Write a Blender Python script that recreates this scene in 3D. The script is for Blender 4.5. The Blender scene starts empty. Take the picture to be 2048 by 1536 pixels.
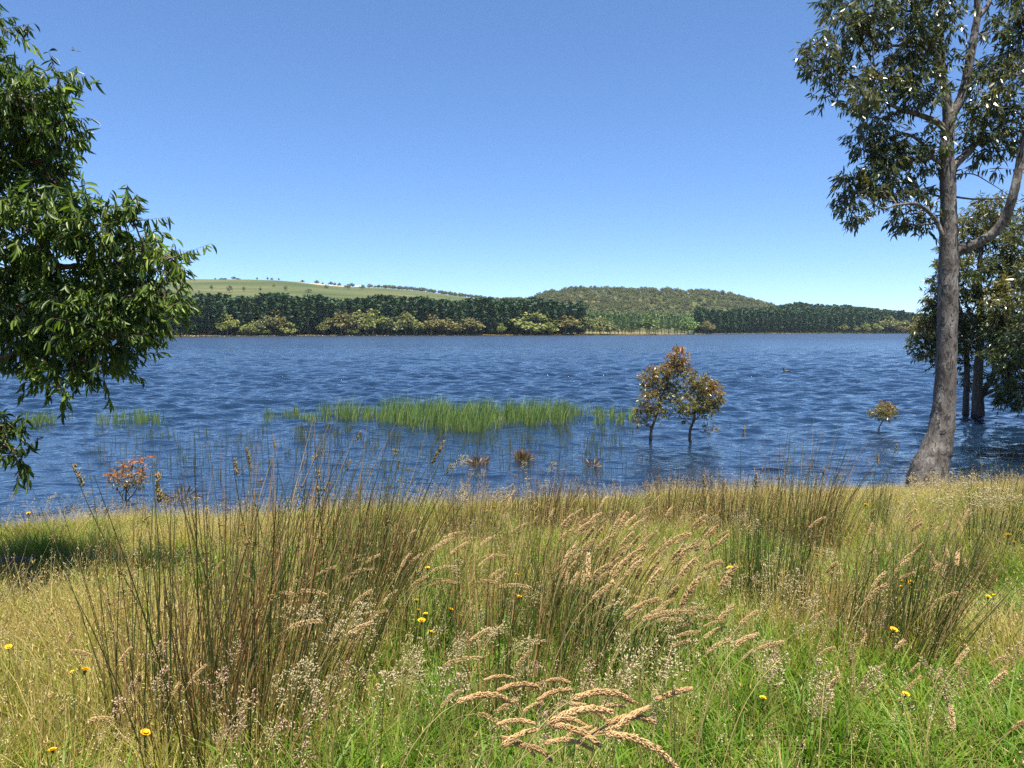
import bpy, math, random
import numpy as np
from mathutils import Vector, Matrix

random.seed(7)
rng = np.random.default_rng(7)
R = math.radians
scene = bpy.context.scene
col = scene.collection

# ------------------------------------------------------------------ camera, sky, sun, exposure
CAM_H = 2.5
F_PX = 1480.0                      # focal length in pixels of a 2048 px wide frame
PITCH = math.atan((768 - 661) / F_PX)
cam_d = bpy.data.cameras.new('camera')
cam_d.sensor_width = 36.0
cam_d.lens = 36.0 * F_PX / 2048.0
cam_d.clip_start = 0.05
cam_d.clip_end = 12000.0
cam = bpy.data.objects.new('camera', cam_d)
cam.location = (0, 0, CAM_H)
cam.rotation_euler = (math.pi / 2 - PITCH, 0, 0)
col.objects.link(cam)
scene.camera = cam

SUN_ELEV, SUN_AZ = 76.0, 165.0     # azimuth clockwise from +Y (ahead): high and a little behind the viewer
world = bpy.data.worlds.new('World')
scene.world = world
world.use_nodes = True
wn = world.node_tree
bg = wn.nodes['Background']
sky = wn.nodes.new('ShaderNodeTexSky')
sky.sky_type = 'NISHITA'
sky.sun_disc = False
sky.sun_elevation = R(SUN_ELEV)
sky.sun_rotation = R(SUN_AZ)
sky.altitude = 0
sky.air_density = 0.5
sky.dust_density = 0.0
sky.ozone_density = 8.0
sky_g = wn.nodes.new('ShaderNodeGamma'); sky_g.inputs[1].default_value = .76
sky_h = wn.nodes.new('ShaderNodeHueSaturation'); sky_h.inputs['Saturation'].default_value = 1.14; sky_h.inputs['Hue'].default_value = .503
wn.links.new(sky.outputs[0], sky_g.inputs[0]); wn.links.new(sky_g.outputs[0], sky_h.inputs['Color'])
wn.links.new(sky_h.outputs[0], bg.inputs[0])
bg.inputs[1].default_value = 0.132
sun_d = bpy.data.lights.new('sun', 'SUN')
sun_d.energy = 5.0
sun_d.angle = R(0.5)
sun_d.color = (1.0, 0.95, 0.86)
sun = bpy.data.objects.new('sun', sun_d)
sdir = Vector((math.sin(R(SUN_AZ)) * math.cos(R(SUN_ELEV)), math.cos(R(SUN_AZ)) * math.cos(R(SUN_ELEV)), math.sin(R(SUN_ELEV))))
sun.rotation_euler = sdir.to_track_quat('Z', 'Y').to_euler()
sun.location = sdir * 60
col.objects.link(sun)
scene.view_settings.view_transform = 'Standard'
scene.view_settings.look = 'None'
scene.view_settings.gamma = 1.0
scene.view_settings.exposure = 1.4
scene.cycles.max_bounces = 5
scene.cycles.diffuse_bounces = 2
scene.cycles.glossy_bounces = 2
scene.cycles.transmission_bounces = 2
scene.cycles.use_denoising = False
scene.cycles.sample_clamp_indirect = 4.0
scene.cycles.sample_clamp_direct = 12.0

# ------------------------------------------------------------------ helpers
CP, SP = math.cos(PITCH), math.sin(PITCH)

def P(u, v, d):
    """world point at depth d (metres ahead) that the photograph shows at pixel u, v"""
    xr, yr = (u - 1024) / F_PX, (768 - v) / F_PX
    dy = CP + yr * SP
    dz = -SP + yr * CP
    k = d / dy
    return np.array([xr * k, d, CAM_H + dz * k])

def nrm(a):
    return a / np.maximum(np.linalg.norm(a, axis=-1, keepdims=True), 1e-9)

class Acc:
    """collects geometry; build() links it as one mesh"""
    def __init__(s):
        s.v, s.l, s.n, s.t, s.m, s.off = [], [], [], [], [], 0
    def add(s, V, F, tint=None, mat=0):
        V = np.asarray(V, float).reshape(-1, 3)
        F = np.asarray(F, int)
        s.v.append(V)
        s.l.append((F + s.off).ravel())
        s.n.append(np.full(len(F), F.shape[1]))
        s.m.append(np.full(len(F), mat))
        if tint is None:
            tint = np.zeros((len(V), 3)) + 0.5
        s.t.append(np.broadcast_to(np.asarray(tint, float), (len(V), 3)))
        s.off += len(V)
    def inst(s, tv, tf, M, T, rnd=None, hue=0.5, tg=None, mat=0):
        """copies of a template (tv, tf) under matrices M (columns = axes) and offsets T"""
        N, k = len(T), len(tv)
        if N == 0:
            return
        V = np.einsum('nij,kj->nki', M, tv) + T[:, None, :]
        F = (tf[None] + (np.arange(N) * k)[:, None, None]).reshape(-1, tf.shape[1])
        if rnd is None:
            rnd = rng.random(N)
        tint = np.zeros((N, k, 3))
        tint[:, :, 0] = np.asarray(rnd)[:, None]
        tint[:, :, 1] = 0.5 if tg is None else tg[None]
        tint[:, :, 2] = np.broadcast_to(np.asarray(hue), (N,))[:, None]
        s.add(V.reshape(-1, 3), F, tint.reshape(-1, 3), mat)
    def tube(s, pts, rad, sides=8, wob=0.0, mat=0, rnd=None, closed=True):
        pts = np.asarray(pts, float)
        n = len(pts)
        rad = np.broadcast_to(np.asarray(rad, float), (n,))
        tan = nrm(np.gradient(pts, axis=0))
        ref = np.array([1.0, 0, 0]) if abs(tan[0][0]) < 0.8 else np.array([0, 1.0, 0])
        a = nrm(np.cross(tan, ref)); b = np.cross(tan, a)
        th = np.linspace(0, 2 * np.pi, sides, endpoint=False)
        ring = a[:, None, :] * np.cos(th)[None, :, None] + b[:, None, :] * np.sin(th)[None, :, None]
        rr = rad[:, None] * (1 + wob * rng.normal(size=(n, sides)))
        V = (pts[:, None, :] + ring * rr[:, :, None]).reshape(-1, 3)
        i = np.arange(n - 1)[:, None] * sides; j = np.arange(sides)[None]
        jn = (j + 1) % sides
        F = np.stack([i + j, i + jn, i + sides + jn, i + sides + j], -1).reshape(-1, 4)
        t = np.zeros((n, sides, 3)); t[:, :, 0] = random.random() if rnd is None else rnd
        t[:, :, 1] = np.linspace(0, 1, n)[:, None]; t[:, :, 2] = 0.5
        s.add(V, F, t.reshape(-1, 3), mat)
    def mesh(s, name, mats, smooth=False):
        me = bpy.data.meshes.new(name)
        V = np.concatenate(s.v); L = np.concatenate(s.l); N = np.concatenate(s.n)
        me.vertices.add(len(V)); me.vertices.foreach_set('co', V.ravel())
        me.loops.add(len(L)); me.loops.foreach_set('vertex_index', L)
        me.polygons.add(len(N))
        me.polygons.foreach_set('loop_start', np.concatenate([[0], np.cumsum(N)[:-1]]))
        me.polygons.foreach_set('loop_total', N)
        for m in (mats if isinstance(mats, (list, tuple)) else [mats]):
            me.materials.append(m)
        me.polygons.foreach_set('material_index', np.concatenate(s.m))
        at = me.color_attributes.new('tint', 'FLOAT_COLOR', 'POINT')
        t = np.ones((len(V), 4)); t[:, :3] = np.concatenate(s.t)
        at.data.foreach_set('color', t.ravel())
        me.update(calc_edges=True)
        if smooth:
            me.polygons.foreach_set('use_smooth', np.ones(len(N), bool))
        return me

def obj(name, me, parent=None, loc=None):
    o = bpy.data.objects.new(name, me)
    col.objects.link(o)
    if loc is not None:
        o.location = loc
    if parent is not None:
        o.parent = parent
        o.matrix_parent_inverse = Matrix.Identity(4)
    return o

def tag(o, label=None, cat=None, group=None, kind=None):
    if label: o['label'] = label
    if cat: o['category'] = cat
    if group: o['group'] = group
    if kind: o['kind'] = kind
    return o

def curve_pts(p0, p1, sag=0.15, n=6, jit=0.03):
    p0, p1 = np.asarray(p0, float), np.asarray(p1, float)
    L = np.linalg.norm(p1 - p0)
    t = np.linspace(0, 1, n)[:, None]
    mid = np.array([0, 0, -1.0]) * sag * L
    pts = p0 * (1 - t) + p1 * t + mid * (4 * t * (1 - t))
    pts[1:-1] += rng.normal(size=(n - 2, 3)) * jit * L
    return pts

def smooth_path(ctrl, n=30):
    """Catmull-Rom through rows of ctrl (any number of columns)"""
    c = np.asarray(ctrl, float)
    c = np.vstack([2 * c[0] - c[1], c, 2 * c[-1] - c[-2]])
    out = []
    segs = len(c) - 3
    for q in np.linspace(0, segs - 1e-6, n):
        i = int(q); t = q - i
        a, b, d, e = c[i], c[i + 1], c[i + 2], c[i + 3]
        out.append(0.5 * ((2 * b) + (-a + d) * t + (2 * a - 5 * b + 4 * d - e) * t * t + (-a + 3 * b - 3 * d + e) * t ** 3))
    return np.array(out)

# leaf templates: length 1 along +Y, width 1 across X
def leaf_tmpl(prof, fold=0.0, sickle=0.0, droop=0.0):
    n = len(prof)
    t = np.linspace(0, 1, n)
    cx = sickle * t * t; cz = -droop * t * t
    prof = np.array(prof)
    if fold:
        V = np.zeros((n, 3, 3))
        for c, s_ in enumerate((-.5, 0, .5)):
            V[:, c, 0] = cx + s_ * prof
            V[:, c, 1] = t
            V[:, c, 2] = cz + abs(s_) * prof * fold
        F = [(3 * i + c, 3 * i + c + 1, 3 * i + c + 4, 3 * i + c + 3) for i in range(n - 1) for c in (0, 1)]
        tg = np.repeat(t, 3)
    else:
        V = np.zeros((n, 2, 3))
        for c, s_ in enumerate((-.5, .5)):
            V[:, c, 0] = cx + s_ * prof; V[:, c, 1] = t; V[:, c, 2] = cz
        F = [(2 * i, 2 * i + 1, 2 * i + 3, 2 * i + 2) for i in range(n - 1)]
        tg = np.repeat(t, 2)
    return V.reshape(-1, 3), np.array(F), tg

LEAF_FOLD = leaf_tmpl([.12, .8, 1, .75, .04], fold=.35, sickle=.14, droop=.12)
LEAF_FLAT = leaf_tmpl([.15, 1, .7, .03], sickle=.12, droop=.1)
LEAF_TINY = leaf_tmpl([.35, 1, .1])
CLUMP = (np.array([[-.5, 0, 0], [.1, -.1, .12], [.55, .25, 0], [.3, .9, -.1], [-.35, .8, .1]]), np.array([[0, 1, 2], [0, 2, 3], [0, 3, 4]]), np.array([0, .2, .4, 1, .9]))
_a = np.arange(3) * 2 * np.pi / 3
PRISM = (np.vstack([np.c_[np.cos(_a), np.zeros(3), np.sin(_a)], np.c_[np.cos(_a) * .6, np.ones(3), np.sin(_a) * .6]]),
         np.array([[0, 1, 4, 3], [1, 2, 5, 4], [2, 0, 3, 5]]), np.array([0, 0, 0, 1, 1, 1.]))
OCTA = (np.array([[1, .45, 0], [0, .45, 1], [-1, .45, 0], [0, .45, -1], [0, 0, 0], [0, 1, 0.]]),
        np.array([[0, 5, 1], [1, 5, 2], [2, 5, 3], [3, 5, 0], [1, 4, 0], [2, 4, 1], [3, 4, 2], [0, 4, 3]]), np.array([.5, .5, .5, .5, 0, 1.]))

def frames(D, W, L, H=None):
    """matrices whose Y column is D*L, X column a random perpendicular*W"""
    D = nrm(D)
    r = rng.normal(size=D.shape)
    X = nrm(np.cross(D, r)); Z = np.cross(X, D)
    W = np.broadcast_to(W, (len(D),)); L = np.broadcast_to(L, (len(D),))
    H = W if H is None else np.broadcast_to(H, (len(D),))
    return np.stack([X * W[:, None], D * L[:, None], Z * H[:, None]], -1)

def ball(n, c, r, shell=0.45):
    d = nrm(rng.normal(size=(n, 3)))
    q = rng.random(n) ** shell
    return np.asarray(c) + d * q[:, None] * np.asarray(r), d

def sprigs(leaf, twig, C, O, Lt, n, ll, lw, tmpl, down=.9, out=.5, rnd=.5, hue=0.5, tr=.003, tg=True):
    """N twigs at C pointing along O, each with n leaves; returns nothing, fills accumulators"""
    N = len(C)
    O = nrm(O + rng.normal(size=O.shape) * .35)
    Ls = Lt * rng.uniform(.6, 1.2, N)
    if twig is not None:
        twig.inst(PRISM[0], PRISM[1], frames(O, tr, Ls), C)
    t = np.linspace(.15, 1, n)[None] + rng.uniform(-.06, .06, (N, n))
    base = C[:, None] + O[:, None] * (t * Ls[:, None])[:, :, None]
    D = np.array([0, 0, -1.0]) * down + O[:, None] * out + rng.normal(size=(N, n, 3)) * rnd
    base, D = base.reshape(-1, 3), D.reshape(-1, 3)
    k = len(base)
    s = rng.uniform(.65, 1.2, k)
    rn = np.repeat(rng.random(N), n) * .5 + rng.random(k) * .5
    h = np.repeat(np.broadcast_to(np.asarray(hue, float), (N,)), n)
    M = frames(D, lw * s, ll * s, ll * s)
    if leaf is not None:
        leaf.inst(tmpl[0], tmpl[1], M, base, rn, h, tmpl[2])
    return M, base

# ------------------------------------------------------------------ materials
def mat_new(name):
    m = bpy.data.materials.new(name); m.use_nodes = True
    nt = m.node_tree
    return m, nt, nt.nodes, nt.links, nt.nodes['Principled BSDF']

def ramp(N, stops, interp='LINEAR'):
    r = N.new('ShaderNodeValToRGB')
    e = r.color_ramp.elements
    r.color_ramp.interpolation = interp
    while len(e) < len(stops): e.new(0.5)
    for k, (p, c) in enumerate(stops):
        e[k].position = p; e[k].color = (*c, 1) if len(c) == 3 else c
    return r

def math_n(N, L, op, a, b=None):
    m = N.new('ShaderNodeMath'); m.operation = op
    for i, x in enumerate((a, b)):
        if x is None: continue
        if isinstance(x, (int, float)): m.inputs[i].default_value = x
        else: L.new(x, m.inputs[i])
    return m.outputs[0]

def mix_c(N, L, fac, a, b, mode='MIX'):
    m = N.new('ShaderNodeMix'); m.data_type = 'RGBA'; m.blend_type = mode
    for s_, x in ((m.inputs[0], fac), (m.inputs[6], a), (m.inputs[7], b)):
        if isinstance(x, (int, float)): s_.default_value = x
        elif isinstance(x, tuple): s_.default_value = (*x, 1)
        else: L.new(x, s_)
    return m.outputs[2]

def leaf_mat(name, stops, tip=None, tip_amt=.8, hue_col=None, trans=.35, rough=.42, spec=.4, objrand=.0, patch=None, patch_scale=.5, objcol=False, trans_tint=(1.25, 1.3, .6)):
    m, nt, N, L, b = mat_new(name)
    at = N.new('ShaderNodeAttribute'); at.attribute_name = 'tint'
    sep = N.new('ShaderNodeSeparateColor'); L.new(at.outputs['Color'], sep.inputs[0])
    fac = sep.outputs[0]
    oi = N.new('ShaderNodeObjectInfo')
    if objrand:
        fac = math_n(N, L, 'ADD', math_n(N, L, 'MULTIPLY', fac, 1 - objrand), math_n(N, L, 'MULTIPLY', oi.outputs['Random'], objrand))
    r = ramp(N, stops); L.new(fac, r.inputs[0]); c = r.outputs[0]
    if hue_col is not None:
        c = mix_c(N, L, sep.outputs[2], c, hue_col)
    if tip is not None:
        g = math_n(N, L, 'MULTIPLY', math_n(N, L, 'POWER', sep.outputs[1], 1.6), tip_amt)
        c = mix_c(N, L, g, c, tip)
    if patch is not None:
        ge = N.new('ShaderNodeNewGeometry'); no = N.new('ShaderNodeTexNoise')
        no.inputs['Scale'].default_value = patch_scale; no.inputs['Detail'].default_value = 3
        L.new(ge.outputs['Position'], no.inputs['Vector'])
        pr = ramp(N, [(.4, (0, 0, 0)), (.62, (1, 1, 1))]); L.new(no.outputs[0], pr.inputs[0])
        c = mix_c(N, L, pr.outputs[0], c, mix_c(N, L, .75, c, patch))
    if objcol:
        c = mix_c(N, L, 1.0, c, oi.outputs['Color'], 'MULTIPLY')
    L.new(c, b.inputs['Base Color'])
    b.inputs['Roughness'].default_value = rough
    b.inputs['Specular IOR Level'].default_value = spec
    tr = N.new('ShaderNodeBsdfTranslucent')
    L.new(mix_c(N, L, 1.0, c, trans_tint, 'MULTIPLY'), tr.inputs[0])
    mx = N.new('ShaderNodeMixShader'); mx.inputs[0].default_value = trans
    L.new(b.outputs[0], mx.inputs[1]); L.new(tr.outputs[0], mx.inputs[2])
    L.new(mx.outputs[0], N['Material Output'].inputs[0])
    return m

def bark_mat(name, stops, scale=(6, 6, 1.2), dark=(.02, .018, .016), dark_lo=.62, bump=.4):
    m, nt, N, L, b = mat_new(name)
    tc = N.new('ShaderNodeNewGeometry')
    mp = N.new('ShaderNodeMapping'); mp.inputs['Scale'].default_value = scale
    L.new(tc.outputs['Position'], mp.inputs[0])
    n1 = N.new('ShaderNodeTexNoise'); n1.inputs['Scale'].default_value = 1; n1.inputs['Detail'].default_value = 6
    L.new(mp.outputs[0], n1.inputs['Vector'])
    r = ramp(N, stops); L.new(n1.outputs[0], r.inputs[0])
    n2 = N.new('ShaderNodeTexNoise'); n2.inputs['Scale'].default_value = 2.3; n2.inputs['Detail'].default_value = 5; n2.inputs['Distortion'].default_value = 1.0
    L.new(mp.outputs[0], n2.inputs['Vector'])
    r2 = ramp(N, [(dark_lo - .05, (0, 0, 0)), (dark_lo + .03, (1, 1, 1))]); L.new(n2.outputs[0], r2.inputs[0])
    c = mix_c(N, L, r2.outputs[0], r.outputs[0], dark)
    L.new(c, b.inputs['Base Color'])
    b.inputs['Roughness'].default_value = .85
    bp = N.new('ShaderNodeBump'); bp.inputs['Strength'].default_value = bump; bp.inputs['Distance'].default_value = .02
    L.new(n2.outputs[0], bp.inputs['Height']); L.new(bp.outputs[0], b.inputs['Normal'])
    return m

def plain(name, c, rough=.7, var=.25, scale=8, spec=.3):
    m, nt, N, L, b = mat_new(name)
    ge = N.new('ShaderNodeNewGeometry'); no = N.new('ShaderNodeTexNoise')
    no.inputs['Scale'].default_value = scale; no.inputs['Detail'].default_value = 4
    L.new(ge.outputs['Position'], no.inputs['Vector'])
    r = ramp(N, [(.3, tuple(x * (1 - var) for x in c)), (.7, tuple(min(1, x * (1 + var)) for x in c))])
    L.new(no.outputs[0], r.inputs[0]); L.new(r.outputs[0], b.inputs['Base Color'])
    b.inputs['Roughness'].default_value = rough; b.inputs['Specular IOR Level'].default_value = spec
    return m

M = {}
M['grass'] = leaf_mat('grass', [(0, (.065, .14, .015)), (.4, (.155, .235, .026)), (.75, (.28, .30, .05)), (1, (.46, .39, .13))], tip=(.48, .43, .13), tip_amt=.6, trans=.5, rough=.5, spec=.25, objrand=.4, patch=(.36, .33, .06), patch_scale=.8)
M['lush'] = leaf_mat('lush', [(0, (.045, .12, .012)), (.6, (.10, .22, .02)), (1, (.19, .29, .035))], tip=(.26, .34, .045), tip_amt=.5, trans=.5, rough=.5, spec=.25, objrand=.4)
M['dry'] = leaf_mat('dry', [(0, (.12, .12, .02)), (.35, (.30, .23, .05)), (.75, (.46, .34, .11)), (1, (.58, .46, .22))], tip=(.60, .47, .21), tip_amt=.55, trans=.35, rough=.55, objrand=.3, trans_tint=(1.15, 1.05, .7))
M['rush'] = leaf_mat('rush', [(0, (.035, .07, .016)), (.35, (.065, .105, .024)), (.52, (.15, .10, .035)), (.8, (.30, .165, .06)), (1, (.48, .32, .14))], tip=(.14, .10, .03), tip_amt=.35, trans=.15, rough=.4)
M['rush_green'] = leaf_mat('rush_green', [(0, (.018, .05, .012)), (.6, (.05, .10, .02)), (1, (.12, .13, .03))], tip=(.10, .10, .03), tip_amt=.4, trans=.15, rough=.4)
M['rush_brown'] = leaf_mat('rush_brown', [(0, (.06, .045, .018)), (.5, (.13, .08, .03)), (1, (.26, .17, .08))], trans=.15, rough=.5)
M['spikelet'] = leaf_mat('spikelet', [(0, (.13, .12, .03)), (.6, (.24, .19, .05)), (1, (.30, .16, .07))], trans=.3, rough=.6)
M['seed_gold'] = leaf_mat('seed_gold', [(0, (.34, .20, .08)), (.5, (.58, .38, .17)), (1, (.80, .58, .31))], trans=.35, rough=.65, objrand=.3, trans_tint=(1.1, 1, .8))
M['seed_tan'] = leaf_mat('seed_tan', [(0, (.38, .26, .11)), (.5, (.56, .41, .20)), (1, (.72, .58, .34))], trans=.5, rough=.65, objrand=.5, trans_tint=(1.1, 1, .8))
M['seed_pale'] = leaf_mat('seed_pale', [(0, (.34, .30, .14)), (.5, (.52, .45, .26)), (1, (.70, .60, .42))], trans=.45, rough=.65, objrand=.3, trans_tint=(1.1, 1, .8))
M['seed_pink'] = leaf_mat('seed_pink', [(0, (.34, .20, .14)), (.5, (.50, .33, .24)), (1, (.66, .50, .38))], trans=.35, rough=.65, objrand=.3, trans_tint=(1.1, 1, .8))
M['stalk'] = leaf_mat('stalk', [(0, (.12, .13, .03)), (.5, (.30, .24, .08)), (1, (.45, .34, .16))], trans=.2, rough=.5, objrand=.6)
M['petal'] = leaf_mat('petal', [(0, (.80, .42, .005)), (1, (.90, .58, .01))], trans=.3, rough=.6, trans_tint=(1, 1, .5))
M['flower_stem'] = leaf_mat('flower_stem', [(0, (.06, .10, .02)), (1, (.10, .13, .03))], trans=.1)
M['reed'] = leaf_mat('reed', [(0, (.05, .09, .024)), (.45, (.09, .155, .04)), (.75, (.15, .22, .06)), (1, (.28, .26, .10))], tip=(.15, .25, .065), tip_amt=.6, trans=.35, rough=.45)
M['reed_dark'] = leaf_mat('reed_dark', [(0, (.03, .05, .02)), (1, (.09, .10, .03))], trans=.15, rough=.5)
M['wattle'] = leaf_mat('wattle', [(0, (.022, .042, .011)), (.4, (.055, .10, .018)), (.7, (.15, .225, .032)), (1, (.34, .41, .08))], trans=.48, rough=.4, spec=.45, objrand=.2)
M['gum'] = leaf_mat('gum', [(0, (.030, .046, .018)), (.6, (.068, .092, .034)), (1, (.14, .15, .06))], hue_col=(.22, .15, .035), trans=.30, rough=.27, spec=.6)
M['gum_back'] = leaf_mat('gum_back', [(0, (.026, .042, .015)), (.6, (.060, .085, .026)), (1, (.13, .14, .05))], hue_col=(.24, .19, .045), trans=.30, rough=.36, spec=.5)
M['sapling'] = leaf_mat('sapling', [(0, (.06, .08, .022)), (.5, (.13, .155, .04)), (1, (.23, .21, .065))], hue_col=(.55, .19, .07), trans=.35, rough=.35, spec=.5, trans_tint=(1.3, .95, .6))
M['far_gum'] = leaf_mat('far_gum', [(0, (.10, .11, .045)), (.6, (.19, .19, .08)), (1, (.28, .26, .12))], trans=.3, rough=.6, spec=.25, objcol=True)
M['far_pine'] = leaf_mat('far_pine', [(0, (.016, .036, .017)), (.6, (.036, .070, .030)), (1, (.068, .110, .045))], trans=.15, rough=.6, spec=.2, objrand=.3)
M['far_wood'] = leaf_mat('far_wood', [(0, (.06, .072, .032)), (.6, (.125, .135, .06)), (1, (.20, .195, .095))], trans=.25, rough=.6, spec=.2, objrand=.5)
M['poplar'] = leaf_mat('poplar', [(0, (.065, .11, .05)), (.6, (.115, .18, .08)), (1, (.18, .25, .115))], trans=.3, rough=.5, spec=.3, objrand=.3)
M['bark_gum'] = bark_mat('bark_gum', [(.28, (.04, .032, .027)), (.42, (.09, .076, .065)), (.55, (.13, .113, .10)), (.68, (.22, .20, .18))], scale=(9, 9, 3.2), dark=(.035, .027, .022), dark_lo=.575, bump=1.0)
M['bark_dark'] = bark_mat('bark_dark', [(.3, (.04, .032, .025)), (.7, (.11, .09, .07))], scale=(14, 14, 3))
M['bark_wattle'] = bark_mat('bark_wattle', [(.3, (.07, .045, .035)), (.7, (.15, .10, .07))], scale=(14, 14, 4))
M['bark_far'] = bark_mat('bark_far', [(.3, (.09, .08, .065)), (.7, (.22, .20, .17))], scale=(1, 1, .3))
M['bark_pine'] = bark_mat('bark_pine', [(.3, (.035, .028, .022)), (.7, (.085, .065, .05))], scale=(1, 1, .3))
M['log'] = bark_mat('log', [(.3, (.03, .028, .026)), (.7, (.085, .078, .07))], scale=(3, 22, 22))
M['pale_wood'] = bark_mat('pale_wood', [(.3, (.42, .36, .28)), (.7, (.62, .55, .45))], scale=(4, 30, 30), dark_lo=.7)
M['white_wall'] = plain('white_wall', (.75, .74, .70), .6, .06)
M['roof_tin'] = plain('roof_tin', (.80, .81, .82), .45, .05)
M['bird'] = plain('bird', (.03, .026, .022), .5)
M['insect'] = plain('insect', (.05, .06, .07), .3)

def wing_mat():
    m, nt, N, L, b = mat_new('wing')
    b.inputs['Base Color'].default_value = (.5, .5, .5, 1); b.inputs['Roughness'].default_value = .3
    b.inputs['Alpha'].default_value = .4
    return m
M['wing'] = wing_mat()

def ground_mat():
    m, nt, N, L, b = mat_new('soil')
    ge = N.new('ShaderNodeNewGeometry')
    n1 = N.new('ShaderNodeTexNoise'); n1.inputs['Scale'].default_value = .8; n1.inputs['Detail'].default_value = 6
    n2 = N.new('ShaderNodeTexNoise'); n2.inputs['Scale'].default_value = 30; n2.inputs['Detail'].default_value = 5
    for n in (n1, n2): L.new(ge.outputs['Position'], n.inputs['Vector'])
    r1 = ramp(N, [(.35, (.075, .075, .02)), (.55, (.16, .13, .045)), (.7, (.24, .18, .08))]); L.new(n1.outputs[0], r1.inputs[0])
    r2 = ramp(N, [(.3, (.35, .35, .35)), (.7, (1.1, 1.1, 1.1))]); L.new(n2.outputs[0], r2.inputs[0])
    c = mix_c(N, L, 1.0, r1.outputs[0], r2.outputs[0], 'MULTIPLY')
    # wet dark mud in the last centimetres above the waterline
    sx = N.new('ShaderNodeSeparateXYZ'); L.new(ge.outputs['Position'], sx.inputs[0])
    wet = ramp(N, [(0, (1, 1, 1)), (.055, (1, 1, 1)), (.09, (0, 0, 0))]); L.new(sx.outputs[2], wet.inputs[0])
    c = mix_c(N, L, wet.outputs[0], c, (.055, .042, .03))
    L.new(c, b.inputs['Base Color']); b.inputs['Roughness'].default_value = .9
    bp = N.new('ShaderNodeBump'); bp.inputs['Strength'].default_value = .7; bp.inputs['Distance'].default_value = .03
    L.new(n2.outputs[0], bp.inputs['Height']); L.new(bp.outputs[0], b.inputs['Normal'])
    return m
M['soil'] = ground_mat()

def water_mat():
    m, nt, N, L, b = mat_new('water')
    b.inputs['Base Color'].default_value = (.004, .012, .026, 1)
    b.inputs['IOR'].default_value = 1.95
    b.inputs['Specular IOR Level'].default_value = .5
    ge = N.new('ShaderNodeNewGeometry')
    mp = N.new('ShaderNodeMapping'); mp.inputs['Scale'].default_value = (.45, 1, 1)
    mp.inputs['Rotation'].default_value = (0, 0, .15)
    L.new(ge.outputs['Position'], mp.inputs[0])
    n1 = N.new('ShaderNodeTexNoise'); n1.inputs['Scale'].default_value = 8; n1.inputs['Detail'].default_value = 3; n1.inputs['Roughness'].default_value = .5
    L.new(mp.outputs[0], n1.inputs['Vector'])
    wr_ = N.new('ShaderNodeMapRange'); wr_.inputs[1].default_value = 18; wr_.inputs[2].default_value = 260; wr_.inputs[3].default_value = .025; wr_.inputs[4].default_value = .34
    # wind: the inlet by the bank is calmer than the open lake
    sx = N.new('ShaderNodeSeparateXYZ'); L.new(ge.outputs['Position'], sx.inputs[0])
    L.new(sx.outputs[1], wr_.inputs[0]); L.new(wr_.outputs[0], b.inputs['Roughness'])
    w = N.new('ShaderNodeMapRange'); w.inputs[1].default_value = 9; w.inputs[2].default_value = 40
    w.inputs[3].default_value = .55; w.inputs[4].default_value = 1.3
    L.new(sx.outputs[1], w.inputs[0])
    n2 = N.new('ShaderNodeTexNoise'); n2.inputs['Scale'].default_value = 1.3; n2.inputs['Detail'].default_value = 2
    L.new(mp.outputs[0], n2.inputs['Vector'])
    w2 = N.new('ShaderNodeMapRange'); w2.inputs[1].default_value = 35; w2.inputs[2].default_value = 120
    w2.inputs[3].default_value = 0; w2.inputs[4].default_value = 5.0
    L.new(sx.outputs[1], w2.inputs[0])
    hsum = math_n(N, L, 'ADD', n1.outputs[0], math_n(N, L, 'MULTIPLY', n2.outputs[0], w2.outputs[0]))
    bp = N.new('ShaderNodeBump'); bp.inputs['Distance'].default_value = .05
    L.new(w.outputs[0], bp.inputs['Strength'])
    L.new(hsum, bp.inputs['Height']); L.new(bp.outputs[0], b.inputs['Normal'])
    return m
M['water'] = water_mat()

# ------------------------------------------------------------------ near bank
def y_shore(x):
    return np.interp(x, [-14, -7, -3, 0, 3, 5.5, 7.5, 10, 14], [8.7, 9.2, 9.8, 10.5, 11.1, 11.5, 11.65, 11.9, 12.2])

def wob(x, y):
    return .03 * np.sin(1.7 * x + 1.1 * y) + .025 * np.sin(2.9 * y - 1.3 * x + 1) + .02 * np.sin(4.1 * x + 2) * np.cos(3.3 * y)

def gz(x, y):
    ys = y_shore(x)
    z = np.where(y < ys, .95 * (1 - y / ys), -.35 * (y - ys))
    return np.maximum(z + wob(np.asarray(x), np.asarray(y)) * np.clip((ys - y) / 2 + .2, .15, 1), -1.6)

def grid_faces(nr, nc):
    i = np.arange(nr - 1)[:, None] * nc; j = np.arange(nc - 1)[None]
    return np.stack([i + j, i + j + 1, i + nc + j + 1, i + nc + j], -1).reshape(-1, 4)

gx = np.concatenate([np.linspace(-90, -14, 20), np.linspace(-13.8, 14, 160), np.linspace(16, 90, 20)])
gy = np.concatenate([np.linspace(-60, -8, 12), np.linspace(-7.8, 18, 150)])
X, Y = np.meshgrid(gx, gy)
a = Acc(); a.add(np.stack([X, Y, gz(X, Y)], -1).reshape(-1, 3), grid_faces(len(gy), len(gx)))
tag(obj('ground', a.mesh('ground', M['soil'], True)), 'grassy lake bank sloping down to the water', kind='structure')

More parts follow.
